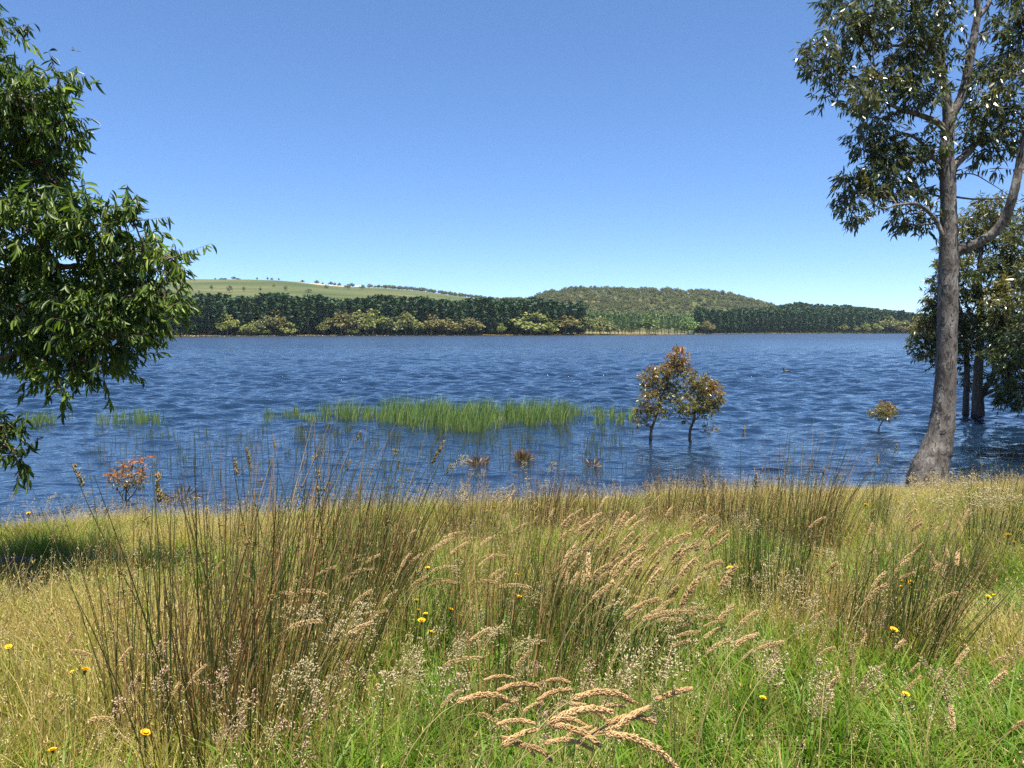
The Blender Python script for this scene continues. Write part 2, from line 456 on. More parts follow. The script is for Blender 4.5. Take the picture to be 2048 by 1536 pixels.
# ------------------------------------------------------------------ lake
nw = 90
wr = np.random.default_rng(3)
lam = np.exp(wr.uniform(np.log(.28), np.log(2.6), nw))
ang = wr.normal(0, .8, nw) + .12
kx, ky = 2 * np.pi / lam * np.sin(ang), 2 * np.pi / lam * np.cos(ang)
slope = .36 * np.sqrt(2 / nw)
amp = slope * lam / (2 * np.pi) * np.where(lam > 2, .45, 1.0)
ph = wr.uniform(0, 2 * np.pi, nw)
r_ = [8.6]
while r_[-1] < 900:
    r = r_[-1]
    r_.append(r + (.055 if r < 25 else .055 * (r / 25) ** 1.35))
r_ = np.array(r_)
tc_ = np.concatenate([[-2.2, -1.8, -1.4, -1.1], np.linspace(-.86, .86, 340), [1.1, 1.4, 1.8, 2.2]])
Yw = np.repeat(r_[:, None], len(tc_), 1); Xw = tc_[None] * (r_[:, None] + 1.0)
sp = np.maximum(np.gradient(r_)[:, None], 1.72 / 340 * (r_[:, None] + 1)) * np.ones_like(Xw)
calm = np.interp(Yw, [9, 14, 17, 24, 40], [.22, .27, .38, .8, 1.05])
gust = .92 + .1 * np.sin(Xw * .11 + 1.3 * np.sin(Yw * .06)) * np.sin(Yw * .17 + .5 * np.sin(Xw * .05))
Zw = np.zeros_like(Xw)
for k in range(nw):
    fade = np.clip((lam[k] / sp - 2.2) / 2.0, 0, 1)
    short = np.interp(lam[k], [.28, .6, 1.2, 2.6], [1.4, 1.35, .8, .3])
    Zw += amp[k] * short * fade * np.sin(kx[k] * Xw + ky[k] * Yw + ph[k])
Zw *= calm * gust
Zw[:, :4] = 0; Zw[:, -4:] = 0
a = Acc(); a.add(np.stack([Xw, Yw, Zw], -1).reshape(-1, 3), grid_faces(*Xw.shape))
tag(obj('lake_water', a.mesh('lake_water', M['water'], True)), 'wide blue lake ruffled by the wind', kind='structure')

# ------------------------------------------------------------------ far shore and hills
U_S = [0, 300, 700, 1100, 1300, 1500, 1830, 2048, 2600]
V_S = [280, 300, 340, 380, 430, 560, 650, 700, 760]
def S(u): return np.interp(u, U_S, V_S)
U_P = [0, 300, 400, 500, 600, 660, 710, 800, 900, 960, 1000, 1100, 1150, 1180, 1385, 1395, 1440, 1500, 1540, 1600, 1660, 1750, 1800, 1840, 2048, 2600]
V_P = [598, 600, 597, 592, 588, 592, 606, 600, 592, 588, 590, 600, 607, 622, 628, 626, 619, 612, 608, 600, 602, 612, 622, 634, 640, 640]
B_P = [90, 90, 90, 90, 90, 90, 90, 90, 90, 90, 90, 90, 90, 80, 80, 100, 140, 180, 190, 190, 190, 190, 190, 190, 190, 190]
def Bk(u): return np.interp(u, U_P, B_P)
PINE_H = 21.5
def gB(u):
    d = S(u) + Bk(u)
    return np.maximum(CAM_H + (661 - np.interp(u, U_P, V_P)) / F_PX * d - PINE_H, .7)
U_R = [0, 330, 400, 500, 560, 620, 700, 780, 850, 900, 950, 1000, 1060, 1100, 1150, 1250, 1350, 1440, 1500, 1540, 1580, 1800, 1900, 2048, 2600]
V_R = [570, 563, 561, 561, 563, 568, 576, 579, 585, 592, 598, 606, 603, 590, 583, 585, 587, 590, 604, 616, 632, 640, 636, 634, 640]
def Rd(u): return np.interp(u, [0, 940, 1060, 1540, 1640, 2600], [1300, 1300, 1000, 1000, 1250, 1400])
def zR(u): return CAM_H + (661 - np.interp(u, U_R, V_R)) / F_PX * Rd(u)

def ss(t):
    t = np.clip(t, 0, 1); return t * t * (3 - 2 * t)

def terr(u, d):
    s, bk, g, r, z = S(u), Bk(u), gB(u), Rd(u), zR(u)
    q = d - s
    near = np.where(q < 0, .12 * q, .25 * ss(q / 5))
    mid = .25 + (g - .25) * ss((q - 5) / (bk - 5))
    t = (d - s - bk) / (r - s - bk)
    hill = g + (z - g) * (.35 * np.clip(t, 0, 1) + .65 * ss(t)) + 1.5 * np.sin(d * .02 + u * .011) * np.clip(t, 0, 1) * np.clip(1.05 - t, 0, 1) * 2
    back = z - (d - r) * .12
    return np.maximum(np.where(q < 5, near, np.where(q < bk, mid, np.where(d < r, hill, back))), -3)

def U2T(u): return (np.asarray(u, float) - 1024) / F_PX

def far_xy(u, d):
    """ground point on azimuth u at distance d ahead"""
    return np.array([U2T(u) * d, d, float(terr(u, d))])

us = np.linspace(-500, 2560, 300)
rows = []
for q in [-25, -4, 0, 2, 5, 15, 30, 45, 60, 80]:
    rows.append(S(us) + q)
for f in np.linspace(.0, 1, 26):
    lo = S(us) + Bk(us) + 4
    rows.append(np.maximum(rows[-1] + 2, lo + (Rd(us) - lo) * f))
for q in (60, 200, 450):
    rows.append(Rd(us) + q)
Dm = np.array(rows); Um = np.broadcast_to(us, Dm.shape)
Zm = terr(Um, Dm)
a = Acc(); a.add(np.stack([U2T(Um) * Dm, Dm, Zm], -1).reshape(-1, 3), grid_faces(*Dm.shape))

def hill_mat():
    m, nt, N, L, b = mat_new('pasture')
    ge = N.new('ShaderNodeNewGeometry')
    mp = N.new('ShaderNodeMapping'); mp.inputs['Scale'].default_value = (.006, .012, .05); L.new(ge.outputs['Position'], mp.inputs[0])
    n1 = N.new('ShaderNodeTexNoise'); n1.inputs['Scale'].default_value = 1; n1.inputs['Detail'].default_value = 8; n1.inputs['Roughness'].default_value = .6
    L.new(mp.outputs[0], n1.inputs['Vector'])
    r = ramp(N, [(.3, (.036, .050, .015)), (.45, (.055, .070, .021)), (.58, (.082, .086, .032)), (.72, (.125, .11, .05))]); L.new(n1.outputs[0], r.inputs[0])
    c = r.outputs[0]
    def spot(p, rad, colr, c, sc=1.0):
        d = N.new('ShaderNodeVectorMath'); d.operation = 'DISTANCE'
        L.new(ge.outputs['Position'], d.inputs[0]); d.inputs[1].default_value = tuple(p)
        k = N.new('ShaderNodeTexNoise'); k.inputs['Scale'].default_value = .06; k.inputs['Detail'].default_value = 4
        L.new(ge.outputs['Position'], k.inputs['Vector'])
        e = math_n(N, L, 'ADD', math_n(N, L, 'DIVIDE', d.outputs['Value'], rad), math_n(N, L, 'MULTIPLY', k.outputs[0], 1.2))
        rr = ramp(N, [(.0, (1, 1, 1)), (.72, (1, 1, 1)), (.86, (0, 0, 0))])
        L.new(math_n(N, L, 'MULTIPLY', e, .55), rr.inputs[0])
        return mix_c(N, L, rr.outputs[0], c, colr)
    c = spot(far_xy(655, 1190), 45, (.34, .25, .13), c)      # bare earth by the farm
    c = spot(far_xy(685, 1230), 32, (.32, .25, .14), c)
    c = spot(far_xy(1270, 480), 44, (.19, .155, .075), c)      # dry grass under the poplars
    c = spot(far_xy(1340, 500), 40, (.18, .15, .075), c)
    L.new(c, b.inputs['Base Color']); b.inputs['Roughness'].default_value = .95; b.inputs['Specular IOR Level'].default_value = .1
    return m
M['pasture'] = hill_mat()
tag(obj('far_hills', a.mesh('far_hills', M['pasture'], True)), 'far lake shore with green pasture hills rising behind', kind='structure')

# ------------------------------------------------------------------ instancing for uncountable growth
templates = bpy.data.collections.new('templates')   # never linked to the scene

def gn_scatter(name, pts, rot, scl, idx, tmeshes, label, cat):
    c = bpy.data.collections.new(name + '_kinds')
    for k, me in enumerate(tmeshes):
        c.objects.link(bpy.data.objects.new('%s_%02d' % (name, k), me))
    me = bpy.data.meshes.new(name)
    n = len(pts)
    me.vertices.add(n); me.vertices.foreach_set('co', np.asarray(pts, float).ravel())
    at = me.attributes.new('rot', 'FLOAT_VECTOR', 'POINT'); at.data.foreach_set('vector', np.asarray(rot, float).ravel())
    at = me.attributes.new('scl', 'FLOAT_VECTOR', 'POINT'); at.data.foreach_set('vector', np.asarray(scl, float).ravel())
    at = me.attributes.new('idx', 'INT', 'POINT'); at.data.foreach_set('value', np.asarray(idx, int))
    ng = bpy.data.node_groups.new(name, 'GeometryNodeTree')
    ng.interface.new_socket('Geometry', in_out='INPUT', socket_type='NodeSocketGeometry')
    ng.interface.new_socket('Geometry', in_out='OUTPUT', socket_type='NodeSocketGeometry')
    N, L = ng.nodes, ng.links
    gi, go = N.new('NodeGroupInput'), N.new('NodeGroupOutput')
    ci = N.new('GeometryNodeCollectionInfo'); ci.inputs['Collection'].default_value = c
    ci.inputs['Separate Children'].default_value = True; ci.inputs['Reset Children'].default_value = True
    ip = N.new('GeometryNodeInstanceOnPoints'); ip.inputs['Pick Instance'].default_value = True
    def na(nm, ty):
        q = N.new('GeometryNodeInputNamedAttribute'); q.data_type = ty; q.inputs['Name'].default_value = nm
        return q.outputs['Attribute']
    L.new(gi.outputs[0], ip.inputs['Points']); L.new(ci.outputs[0], ip.inputs['Instance'])
    L.new(na('idx', 'INT'), ip.inputs['Instance Index'])
    e2r = N.new('FunctionNodeEulerToRotation'); L.new(na('rot', 'FLOAT_VECTOR'), e2r.inputs[0])
    L.new(e2r.outputs[0], ip.inputs['Rotation']); L.new(na('scl', 'FLOAT_VECTOR'), ip.inputs['Scale'])
    L.new(ip.outputs[0], go.inputs[0])
    o = obj(name, me)
    md = o.modifiers.new('scatter', 'NODES'); md.node_group = ng
    return tag(o, label, cat, kind='stuff')

# ------------------------------------------------------------------ far trees
def far_gum_meshes(seed, H=12.0, spread=.42, lobes=9, base=.28, cs=1.0, nq=46, trunk_r=.32, mat='far_gum', bark='bark_far'):
    """(trunk mesh, crown mesh) of a broad eucalypt of height H"""
    global rng
    keep = rng; rng = np.random.default_rng(seed)
    tr, cr = Acc(), Acc()
    tr.tube(smooth_path([[0, 0, -.6], [.2, 0, H * .2], [rng.normal() * .4, rng.normal() * .4, H * .45], [rng.normal() * .6, 0, H * .72]], 8), np.linspace(trunk_r, trunk_r * .3, 8), 6)
    for k in range(lobes):
        th = 2 * np.pi * k / lobes + rng.uniform(-.4, .4)
        rr = H * spread * rng.uniform(.25, .85) if k else 0
        zz = H * (base + (1 - base) * rng.uniform(.35, .85) * (1 - .35 * rr / (H * spread)))
        if k == 0: zz = H * .84
        c = np.array([rr * np.cos(th), rr * np.sin(th), zz])
        rad = H * np.array([.17, .17, .13]) * rng.uniform(.8, 1.25)
        tr.tube(curve_pts([0, 0, H * rng.uniform(.2, .4)], c, .05, 5), np.linspace(trunk_r * .5, .05, 5), 4)
        p, d = ball(nq, c, rad, .33)
        D = d * .8 + rng.normal(size=d.shape) * .5 + np.array([0, 0, -.25])
        s = cs * rng.uniform(.6, 1.3, nq) * H / 12
        cr.inst(CLUMP[0], CLUMP[1], frames(D, s * 1.0, s * 1.1, s), p, rng.random(nq), .5, CLUMP[2])
    rng = keep
    return tr.mesh('trunk', M[bark]), cr.mesh('crown', M[mat])

def far_pine_mesh(seed, H=19.0):
    global rng
    keep = rng; rng = np.random.default_rng(seed)
    tr, cr = Acc(), Acc()
    tr.tube([[0, 0, -1], [.1, 0, H * .5], [0, .1, H * .95]], [.3, .22, .05], 6)
    n = 360
    t = rng.random(n) ** .8
    z = H * (.05 + .94 * t)
    prof = H * .15 * np.clip(1.12 - t ** 3.2, .22, 1) * np.clip(.45 + t * 1.8, 0, 1)
    th = rng.uniform(0, 2 * np.pi, n)
    rr = prof * rng.uniform(.25, 1.0, n) ** .6 * (1 + .25 * np.sin(th * 3 + z))
    p = np.stack([rr * np.cos(th), rr * np.sin(th), z], -1)
    D = np.stack([np.cos(th), np.sin(th), rng.uniform(-.1, .9, n)], -1) + rng.normal(size=(n, 3)) * .35
    s = rng.uniform(.6, 1.2, n)
    cr.inst(CLUMP[0], CLUMP[1], frames(D, s * .9, s * 1.7, s), p, rng.random(n), .5, CLUMP[2])
    rng = keep
    return tr.mesh('trunk', M['bark_pine']), cr.mesh('crown', M['far_pine'])

def join2(tr_cr, name):
    """one mesh with trunk and crown, for the masses that read as a whole"""
    import bmesh
    bm = bmesh.new()
    for k, me in enumerate(tr_cr):
        n0 = len(bm.faces)
        bm.from_mesh(me); bm.faces.ensure_lookup_table()
        for f in bm.faces[n0:]: f.material_index = k
    me = bpy.data.meshes.new(name); bm.to_mesh(me); bm.free()
    for s_ in tr_cr: me.materials.append(s_.materials[0])
    return me

def place_far(name, meshes, loc, sc, rz, label, cat, group=None, color=None):
    e = obj(name, None, loc=loc); e.empty_display_size = .5
    e.rotation_euler = (0, 0, rz); e.scale = sc
    tag(e, label, cat, group)
    for nm, me in zip(('trunk', 'crown'), meshes):
        c = obj(nm, me, e)
        if color is not None: c.color = (*color, 1)
    return e

pines = [far_pine_mesh(100 + k) for k in range(5)]
pine_joined = [join2(p, 'pine') for p in pines]
pts, scl, idx, rot = [], [], [], []
PINE_WHERE = [(432, 'nearest the wattle leaves'), (600, 'behind the lone shore gums below the white roof'), (672, 'in the open gap before the long gum row'),
              (962, 'behind the long row of shore gums'), (1035, 'behind the thin yellowish sapling'), (1200, 'behind the largest domed shore gum'),
              (1500, 'just right of the poplar rows'), (1672, 'on the open middle stretch right of the poplars'), (9999, 'behind the pale shrubs at the lake end')]
def pine_at(u, d, front, left):
    p = far_xy(u, d)
    s = (.93 + .07 * math.sin(u * .043) * math.sin(u * .017 + 2) + random.uniform(-.09, .06)) * (1.0 if not front else .93)
    w = s * random.uniform(.95, 1.25)
    if front:
        where = next(w for lim, w in PINE_WHERE if u < lim)
        lab = 'dark front row plantation pine ' + where
        place_far('pine_tree', random.choice(pines), p, (w, w, s), random.uniform(0, 6.28), lab, 'pine', 'front row pines ' + where)
    else:
        pts.append(p); scl.append((w, w, s)); idx.append(random.randrange(5)); rot.append((0, 0, random.uniform(0, 6.28)))
for (u0, u1, left) in ((-120, 1165, True), (1393, 2060, False)):
    u = u0
    nrow = 16
    for r in range(nrow):
        u = u0 + random.uniform(0, 6)
        while u < u1:
            d = S(u) + 7 + (Bk(u) - 7) * r / (nrow - 1) + random.uniform(-2, 2)
            vis_front = r == 0 and 290 < u < 1830
            if not (left and 1120 < u and r > 9):
                pine_at(u, d, vis_front, left)
            u += (4.6 if r else 5.2) * random.uniform(.75, 1.25) / d * F_PX
gn_scatter('pine_forest', pts, rot, scl, idx, pine_joined, 'dark green pine plantation massed along the far shore', 'pine forest')

# poplars, pale green rows over dry grass
pop = []
for k in range(4):
    rng2 = np.random.default_rng(200 + k); keep = rng; rng = rng2
    tr, cr = Acc(), Acc()
    tr.tube([[0, 0, -.4], [.1, 0, 6], [0, .1, 12.5]], [.17, .13, .03], 6)
    n = 210
    t = rng.random(n); z = 4.2 + 9.3 * t
    rr = 1.7 * np.clip(1.1 - t ** 2, .1, 1) * np.clip(.5 + 2 * t, 0, 1) * rng.random(n) ** .5
    th = rng.uniform(0, 6.28, n)
    p = np.stack([rr * np.cos(th), rr * np.sin(th), z], -1)
    D = np.stack([np.cos(th), np.sin(th), rng.uniform(0, 1, n)], -1)
    s = rng.uniform(.5, 1.0, n)
    cr.inst(CLUMP[0], CLUMP[1], frames(D, s * .8, s * 1.2, s), p, rng.random(n), .5, CLUMP[2])
    rng = keep
    pop.append((tr.mesh('trunk', M['bark_far']), cr.mesh('crown', M['poplar'])))
for r in range(6):
    u = 1146 + r * 3 + random.uniform(0, 5)
    while u < 1394 - (5 - r) * 2:
        d = S(u) + 16 + r * 13
        if not (r == 0 and 1170 < u < 1235):
            s = random.uniform(.78, .95) if r < 3 else random.uniform(.9, 1.05)
            place_far('poplar_tree', random.choice(pop), far_xy(u, d), (s, s, s), random.uniform(0, 6.28), 'slender pale green poplar in the planted rows on the far shore', 'poplar', 'poplar rows on the far shore')
        u += 4.6 * random.uniform(.85, 1.2) / d * F_PX

gums = [far_gum_meshes(300 + k, lobes=11 + k % 3, spread=.38 + .04 * (k % 3), base=.08, nq=60, cs=.8) for k in range(7)]
OL, GR, BR, YG = (.9, .95, .85), (.85, .93, .95), (.95, .85, .78), (1.05, 1.15, .8)
shore = [  # u, v_top, width px, tint, label
    (455, 630, 38, YG, 'lone rounded yellow green tree before the pines, nearest the sandy point'),
    (500, 648, 30, YG, 'low bushy green tree on the far shore just past the sandy point'),
    (528, 631, 36, GR, 'grey green gum rising behind the low bushy tree on the far shore'),
    (553, 622, 40, BR, 'tall gum standing just below the white roof among the pines'),
    (572, 645, 36, YG, 'squat green gum in front of the tall one below the white roof'),
    (537, 656, 14, YG, 'small round shrub at the waterline between two shore gums'),
    (649, 645, 22, OL, 'small olive gum alone against dark pines at the water'),
    (684, 626, 46, BR, 'brownish gum at the near end of the long shore row'),
    (720, 625, 44, OL, 'olive gum second in the long row along the far shore'),
    (747, 622, 40, YG, 'brighter green gum, tallest of the long shore row'),
    (776, 634, 40, GR, 'grey green gum beside the tallest of the long shore row'),
    (705, 655, 22, YG, 'low green bush under the first gums of the shore row'),
    (812, 626, 38, OL, 'high crowned olive gum in the middle of the shore row'),
    (829, 641, 36, YG, 'light green gum in front of the high crowned olive one'),
    (862, 630, 44, BR, 'broad brown gum past the light green one on the shore'),
    (895, 639, 38, BR, 'brown gum between two broad brown gums on the shore'),
    (933, 638, 52, BR, 'wide brown domed gum ending the long shore row'),
    (1003, 647, 16, YG, 'thin yellowish sapling alone before dark pines'),
    (1062, 626, 66, YG, 'largest light green gum, spreading and domed, on the far shore'),
    (1096, 646, 30, YG, 'low light green gum beside the largest domed one'),
    (1130, 634, 54, BR, 'broad brownish gum left of the poplar rows'),
    (1168, 634, 38, OL, 'dark olive gum where the pines meet the poplars'),
    (1200, 636, 34, OL, 'dark gum in front of the first poplars'),
    (1220, 645, 22, GR, 'small grey gum at the open end of the poplar rows'),
    (1297, 630, 34, (.6, .85, .7), 'dark green round tree standing among the poplars'),
    (1375, 636, 34, (.8, 1.2, .9), 'green rounded tree closing the far end of the poplars'),
    (1410, 643, 26, BR, 'small reddish brown gum before the right pine block'),
    (1686, 649, 14, YG, 'slim pale shrub at the water before the right pines'),
    (1709, 652, 14, GR, 'short grey shrub beside the slim pale one'),
    (1727, 645, 16, YG, 'upright pale green sapling before the right pines'),
    (1746, 648, 24, YG, 'bushy green tree left of the big domed gum at the lake end'),
    (1772, 633, 46, OL, 'big domed gum at the far end of the lake'),
    (1802, 641, 34, BR, 'brown gum right of the big domed one at the lake end'),
    (1832, 640, 34, BR, 'brown gum farthest along the shore before the leaning trunk'),
    (1932, 640, 40, OL, 'far gum glimpsed behind the flooded trees'),
]
for k, (u, vt, w, tint, lab) in enumerate(shore):
    d = float(S(u)) + (3.0 if vt > 640 else 4.5)
    b = far_xy(u, d)
    h = P(u, vt, d)[2] - b[2]
    wm = w / F_PX * d
    me = gums[k % 7]
    place_far('shore_gum_tree' if h > 5 else 'shore_shrub', me, b, (wm / 8.0, wm / 8.0, h / 11.0), k * 1.3, lab, 'tree' if h > 5 else 'shrub', 'trees along the far shore', tint)

hill_trees = [
    (402, 580, 5, 13), (427, 570, 7, 11), (463, 571, 10, 15), (491, 573, 7, 10), (524, 575, 6, 8), (551, 569, 6, 6), (574, 571, 8, 11), (446, 590, 8, 5),
    (620, 578, 12, 8), (655, 570, 10, 8), (698, 569, 14, 10), (727, 570, 10, 10), (735, 596, 16, 10), (757, 592, 20, 10), (790, 590, 22, 12), (812, 596, 16, 8)]
for k, (u, vt, w, hp) in enumerate(hill_trees):
    # stands on the slope where the hill passes the foot of the tree
    vb = vt + hp
    ds = np.linspace(float(S(u)) + 95, float(Rd(u)), 300)
    vv = 661 - (terr(u, ds) - CAM_H) / ds * F_PX
    d = float(ds[np.argmin(np.abs(vv - vb))])
    b = far_xy(u, d)
    wm, h = w / F_PX * d, hp / F_PX * d
    spots_ = ['small scrubby tree lowest on the open pasture by the leaves', 'round tree high on the open green pasture', 'dark tree, the largest standing alone on the pasture', 'small tree right of the largest pasture tree', 'little tree midway along the green pasture', 'tiny tree just under the pasture skyline', 'grey tree standing before the bare earth of the farm', 'low scrub on the pasture just above the pines',
              'grey scrub at the edge of the bare earth', 'grey tree among the bare earth by the farm', 'round grey tree left of the white farm house', 'grey tree right of the white farm house', 'grey scrub tree behind the dip in the pines', 'wide grey scrub tree above the dip in the pines', 'largest grey scrub tree on the slope above the pines', 'grey scrub tree last in line above the pines']
    place_far('pasture_tree', gums[(k * 2 + 1) % 6], b, (wm / 9.6, wm / 9.6, h / 11.6), k * 2.1, spots_[k], 'tree', 'trees on the pasture hill', GR if k > 7 else (.8, .9, .8))
for k, (u, hp, w) in enumerate([(435, 4, 4), (448, 4, 10), (455, 4, 7), (472, 7, 8), (480, 4, 9), (518, 6, 4), (539, 7, 4), (547, 6, 6), (561, 6, 4), (608, 6, 7), (636, 8, 9), (648, 5, 5), (664, 8, 8), (672, 7, 7), (681, 7, 8), (706, 9, 12), (742, 9, 12), (752, 6, 8)]):
    d = float(Rd(u)) - 8
    b = far_xy(u, d)
    place_far('skyline_tree', gums[(k * 5 + 2) % 6], b, (w / F_PX * d / 9.6,) * 2 + (hp / F_PX * d / 11.6,), k * 1.7, 'small grey tree silhouetted on the pasture skyline', 'tree', 'trees dotting the pasture skyline', (.75, .8, .8))

# woodland masses on the hills
wood = [join2(far_gum_meshes(400 + k, H=9, lobes=7, base=.2, nq=30, mat='far_wood'), 'wood') for k in range(5)]
pts, rot, scl, idx = [], [], [], []
n = 0
while n < 2300:
    u = random.uniform(1035, 1580); lo = float(S(u) + Bk(u)) + 8; d = random.uniform(lo, float(Rd(u)) + 20)
    if math.sin(u * .11 + d * .05) + math.sin(u * .05 - d * .09) + random.uniform(-1, 1) < -1.25: continue
    s = random.uniform(.4, .9) * random.uniform(.8, 1.1); pts.append(far_xy(u, d)); scl.append((s * 1.25, s * 1.25, s)); rot.append((0, 0, random.uniform(0, 6))); idx.append(random.randrange(5)); n += 1
gn_scatter('hill_woodland', pts, rot, scl, idx, wood, 'dry grey green bushland covering the rounded hill in the middle', 'woodland')
pts, rot, scl, idx = [], [], [], []
for k in range(260):
    u = random.uniform(755, 1040); d = float(Rd(u)) + random.uniform(-90, 15) * (u - 700) / 340
    s = random.uniform(.5, .85); pts.append(far_xy(u, d)); scl.append((s * 1.3, s * 1.3, s)); rot.append((0, 0, random.uniform(0, 6))); idx.append(random.randrange(5))
gn_scatter('ridge_woodland', pts, rot, scl, idx, wood, 'strip of grey bushland along the ridge falling from the pasture hill', 'woodland')
# poplars' far side and lake end: low shore grass strip
def tuft_mesh(seed, n, hmin, hmax, spread, width, lean, mat, seg=3, curve=.5, name='tuft'):
    g = np.random.default_rng(seed); a = Acc()
    t = np.linspace(0, 1, seg + 1)
    prof = np.clip(1.05 - t ** 1.7, .06, 1)
    for k in range(n):
        h = g.uniform(hmin, hmax); th = g.uniform(0, 6.28); r = spread * math.sqrt(g.random())
        base = np.array([r * math.cos(th), r * math.sin(th), -.02])
        ld = g.normal(size=2) * lean + np.array([math.cos(th), math.sin(th)]) * lean * .6 + np.array([.12, 0])
        wd = g.uniform(0, 6.28); w = width * g.uniform(.6, 1.3)
        c = np.stack([base[0] + ld[0] * h * (t * (1 - curve) + curve * t ** 2.5), base[1] + ld[1] * h * (t * (1 - curve) + curve * t ** 2.5), base[2] + h * (t - .25 * curve * np.hypot(*ld) * t ** 3)], -1)
        sd = np.array([math.cos(wd), math.sin(wd), 0]) * w / 2
        V = np.stack([c - sd * prof[:, None], c + sd * prof[:, None]], 1).reshape(-1, 3)
        F = [(2 * i, 2 * i + 1, 2 * i + 3, 2 * i + 2) for i in range(seg)]
        tint = np.zeros((len(V), 3)); tint[:, 0] = g.random(); tint[:, 1] = np.repeat(t, 2); tint[:, 2] = .5
        a.add(V, F, tint)
    return a.mesh(name, M[mat])

shore_t = [tuft_mesh(500 + k, 30, .25, .7, 1.2, .3, .6, 'rush') for k in range(2)]
pts, rot, scl, idx = [], [], [], []
for k in range(1500):
    u = random.uniform(250, 1900); d = float(S(u)) + random.uniform(.5, 6)
    pts.append(far_xy(u, d)); s = random.uniform(.5, .9); scl.append((1, 1, s)); rot.append((0, 0, random.uniform(0, 6))); idx.append(k % 2)
gn_scatter('shore_grass', pts, rot, scl, idx, shore_t, 'dry grass fringe along the far shoreline', 'grass')

# farm buildings far off
def shed(u, v, d, w, dp, h, rh, rz, name, label, cat):
    b = P(u, v, d)
    e = obj(name, None, loc=b); e.rotation_euler = (0, 0, rz); tag(e, label, cat)
    wv = np.array([[x, y, z] for z in (-3, h) for (x, y) in ((-w / 2, -dp / 2), (w / 2, -dp / 2), (w / 2, dp / 2), (-w / 2, dp / 2))])
    a = Acc(); a.add(wv, [(0, 1, 5, 4), (1, 2, 6, 5), (2, 3, 7, 6), (3, 0, 4, 7), (4, 5, 6, 7)])
    a.add([[-w / 2, -dp / 2, h + .002], [-w / 2, dp / 2, h + .002], [-w / 2, 0, h + rh], [w / 2, -dp / 2, h + .002], [w / 2, dp / 2, h + .002], [w / 2, 0, h + rh]], [(0, 1, 2), (3, 5, 4)])
    obj('wall', a.mesh('wall', M['white_wall']), e)
    a = Acc(); ov = .5; t = .15
    for s_ in (-1, 1):
        q = np.array([[-w / 2 - ov, s_ * (dp / 2 + ov), h - ov * 2 * rh / dp + .05], [w / 2 + ov, s_ * (dp / 2 + ov), h - ov * 2 * rh / dp + .05], [w / 2 + ov, 0, h + rh + .06], [-w / 2 - ov, 0, h + rh + .06]])
        V = np.vstack([q, q + [0, 0, t]])
        a.add(V, [(0, 1, 2, 3), (4, 5, 6, 7), (0, 1, 5, 4), (1, 2, 6, 5), (2, 3, 7, 6), (3, 0, 4, 7)])
    obj('roof', a.mesh('roof', M['roof_tin']), e)
    a = Acc(); a.add([[-w * .1, -dp / 2 - .03, 0], [w * .05, -dp / 2 - .03, 0], [w * .05, -dp / 2 - .03, h * .75], [-w * .1, -dp / 2 - .03, h * .75]], [(0, 1, 2, 3)])
    obj('door', a.mesh('door', M['bark_dark']), e)
shed(716, 577, 1215, 9, 7, 3.0, 1.6, .2, 'farm_house', 'small white farm house on the skyline of the pasture hill', 'house')
shed(590, 629, 352, 3.4, 3, 1.0, .5, .1, 'boat_shed', 'white roofed shed peeking out among the dark pines', 'shed')
shed(749, 604, 620, 3.5, 4, 2.4, 1.0, .3, 'pump_house', 'tiny pale hut in the dip behind the pines', 'hut')

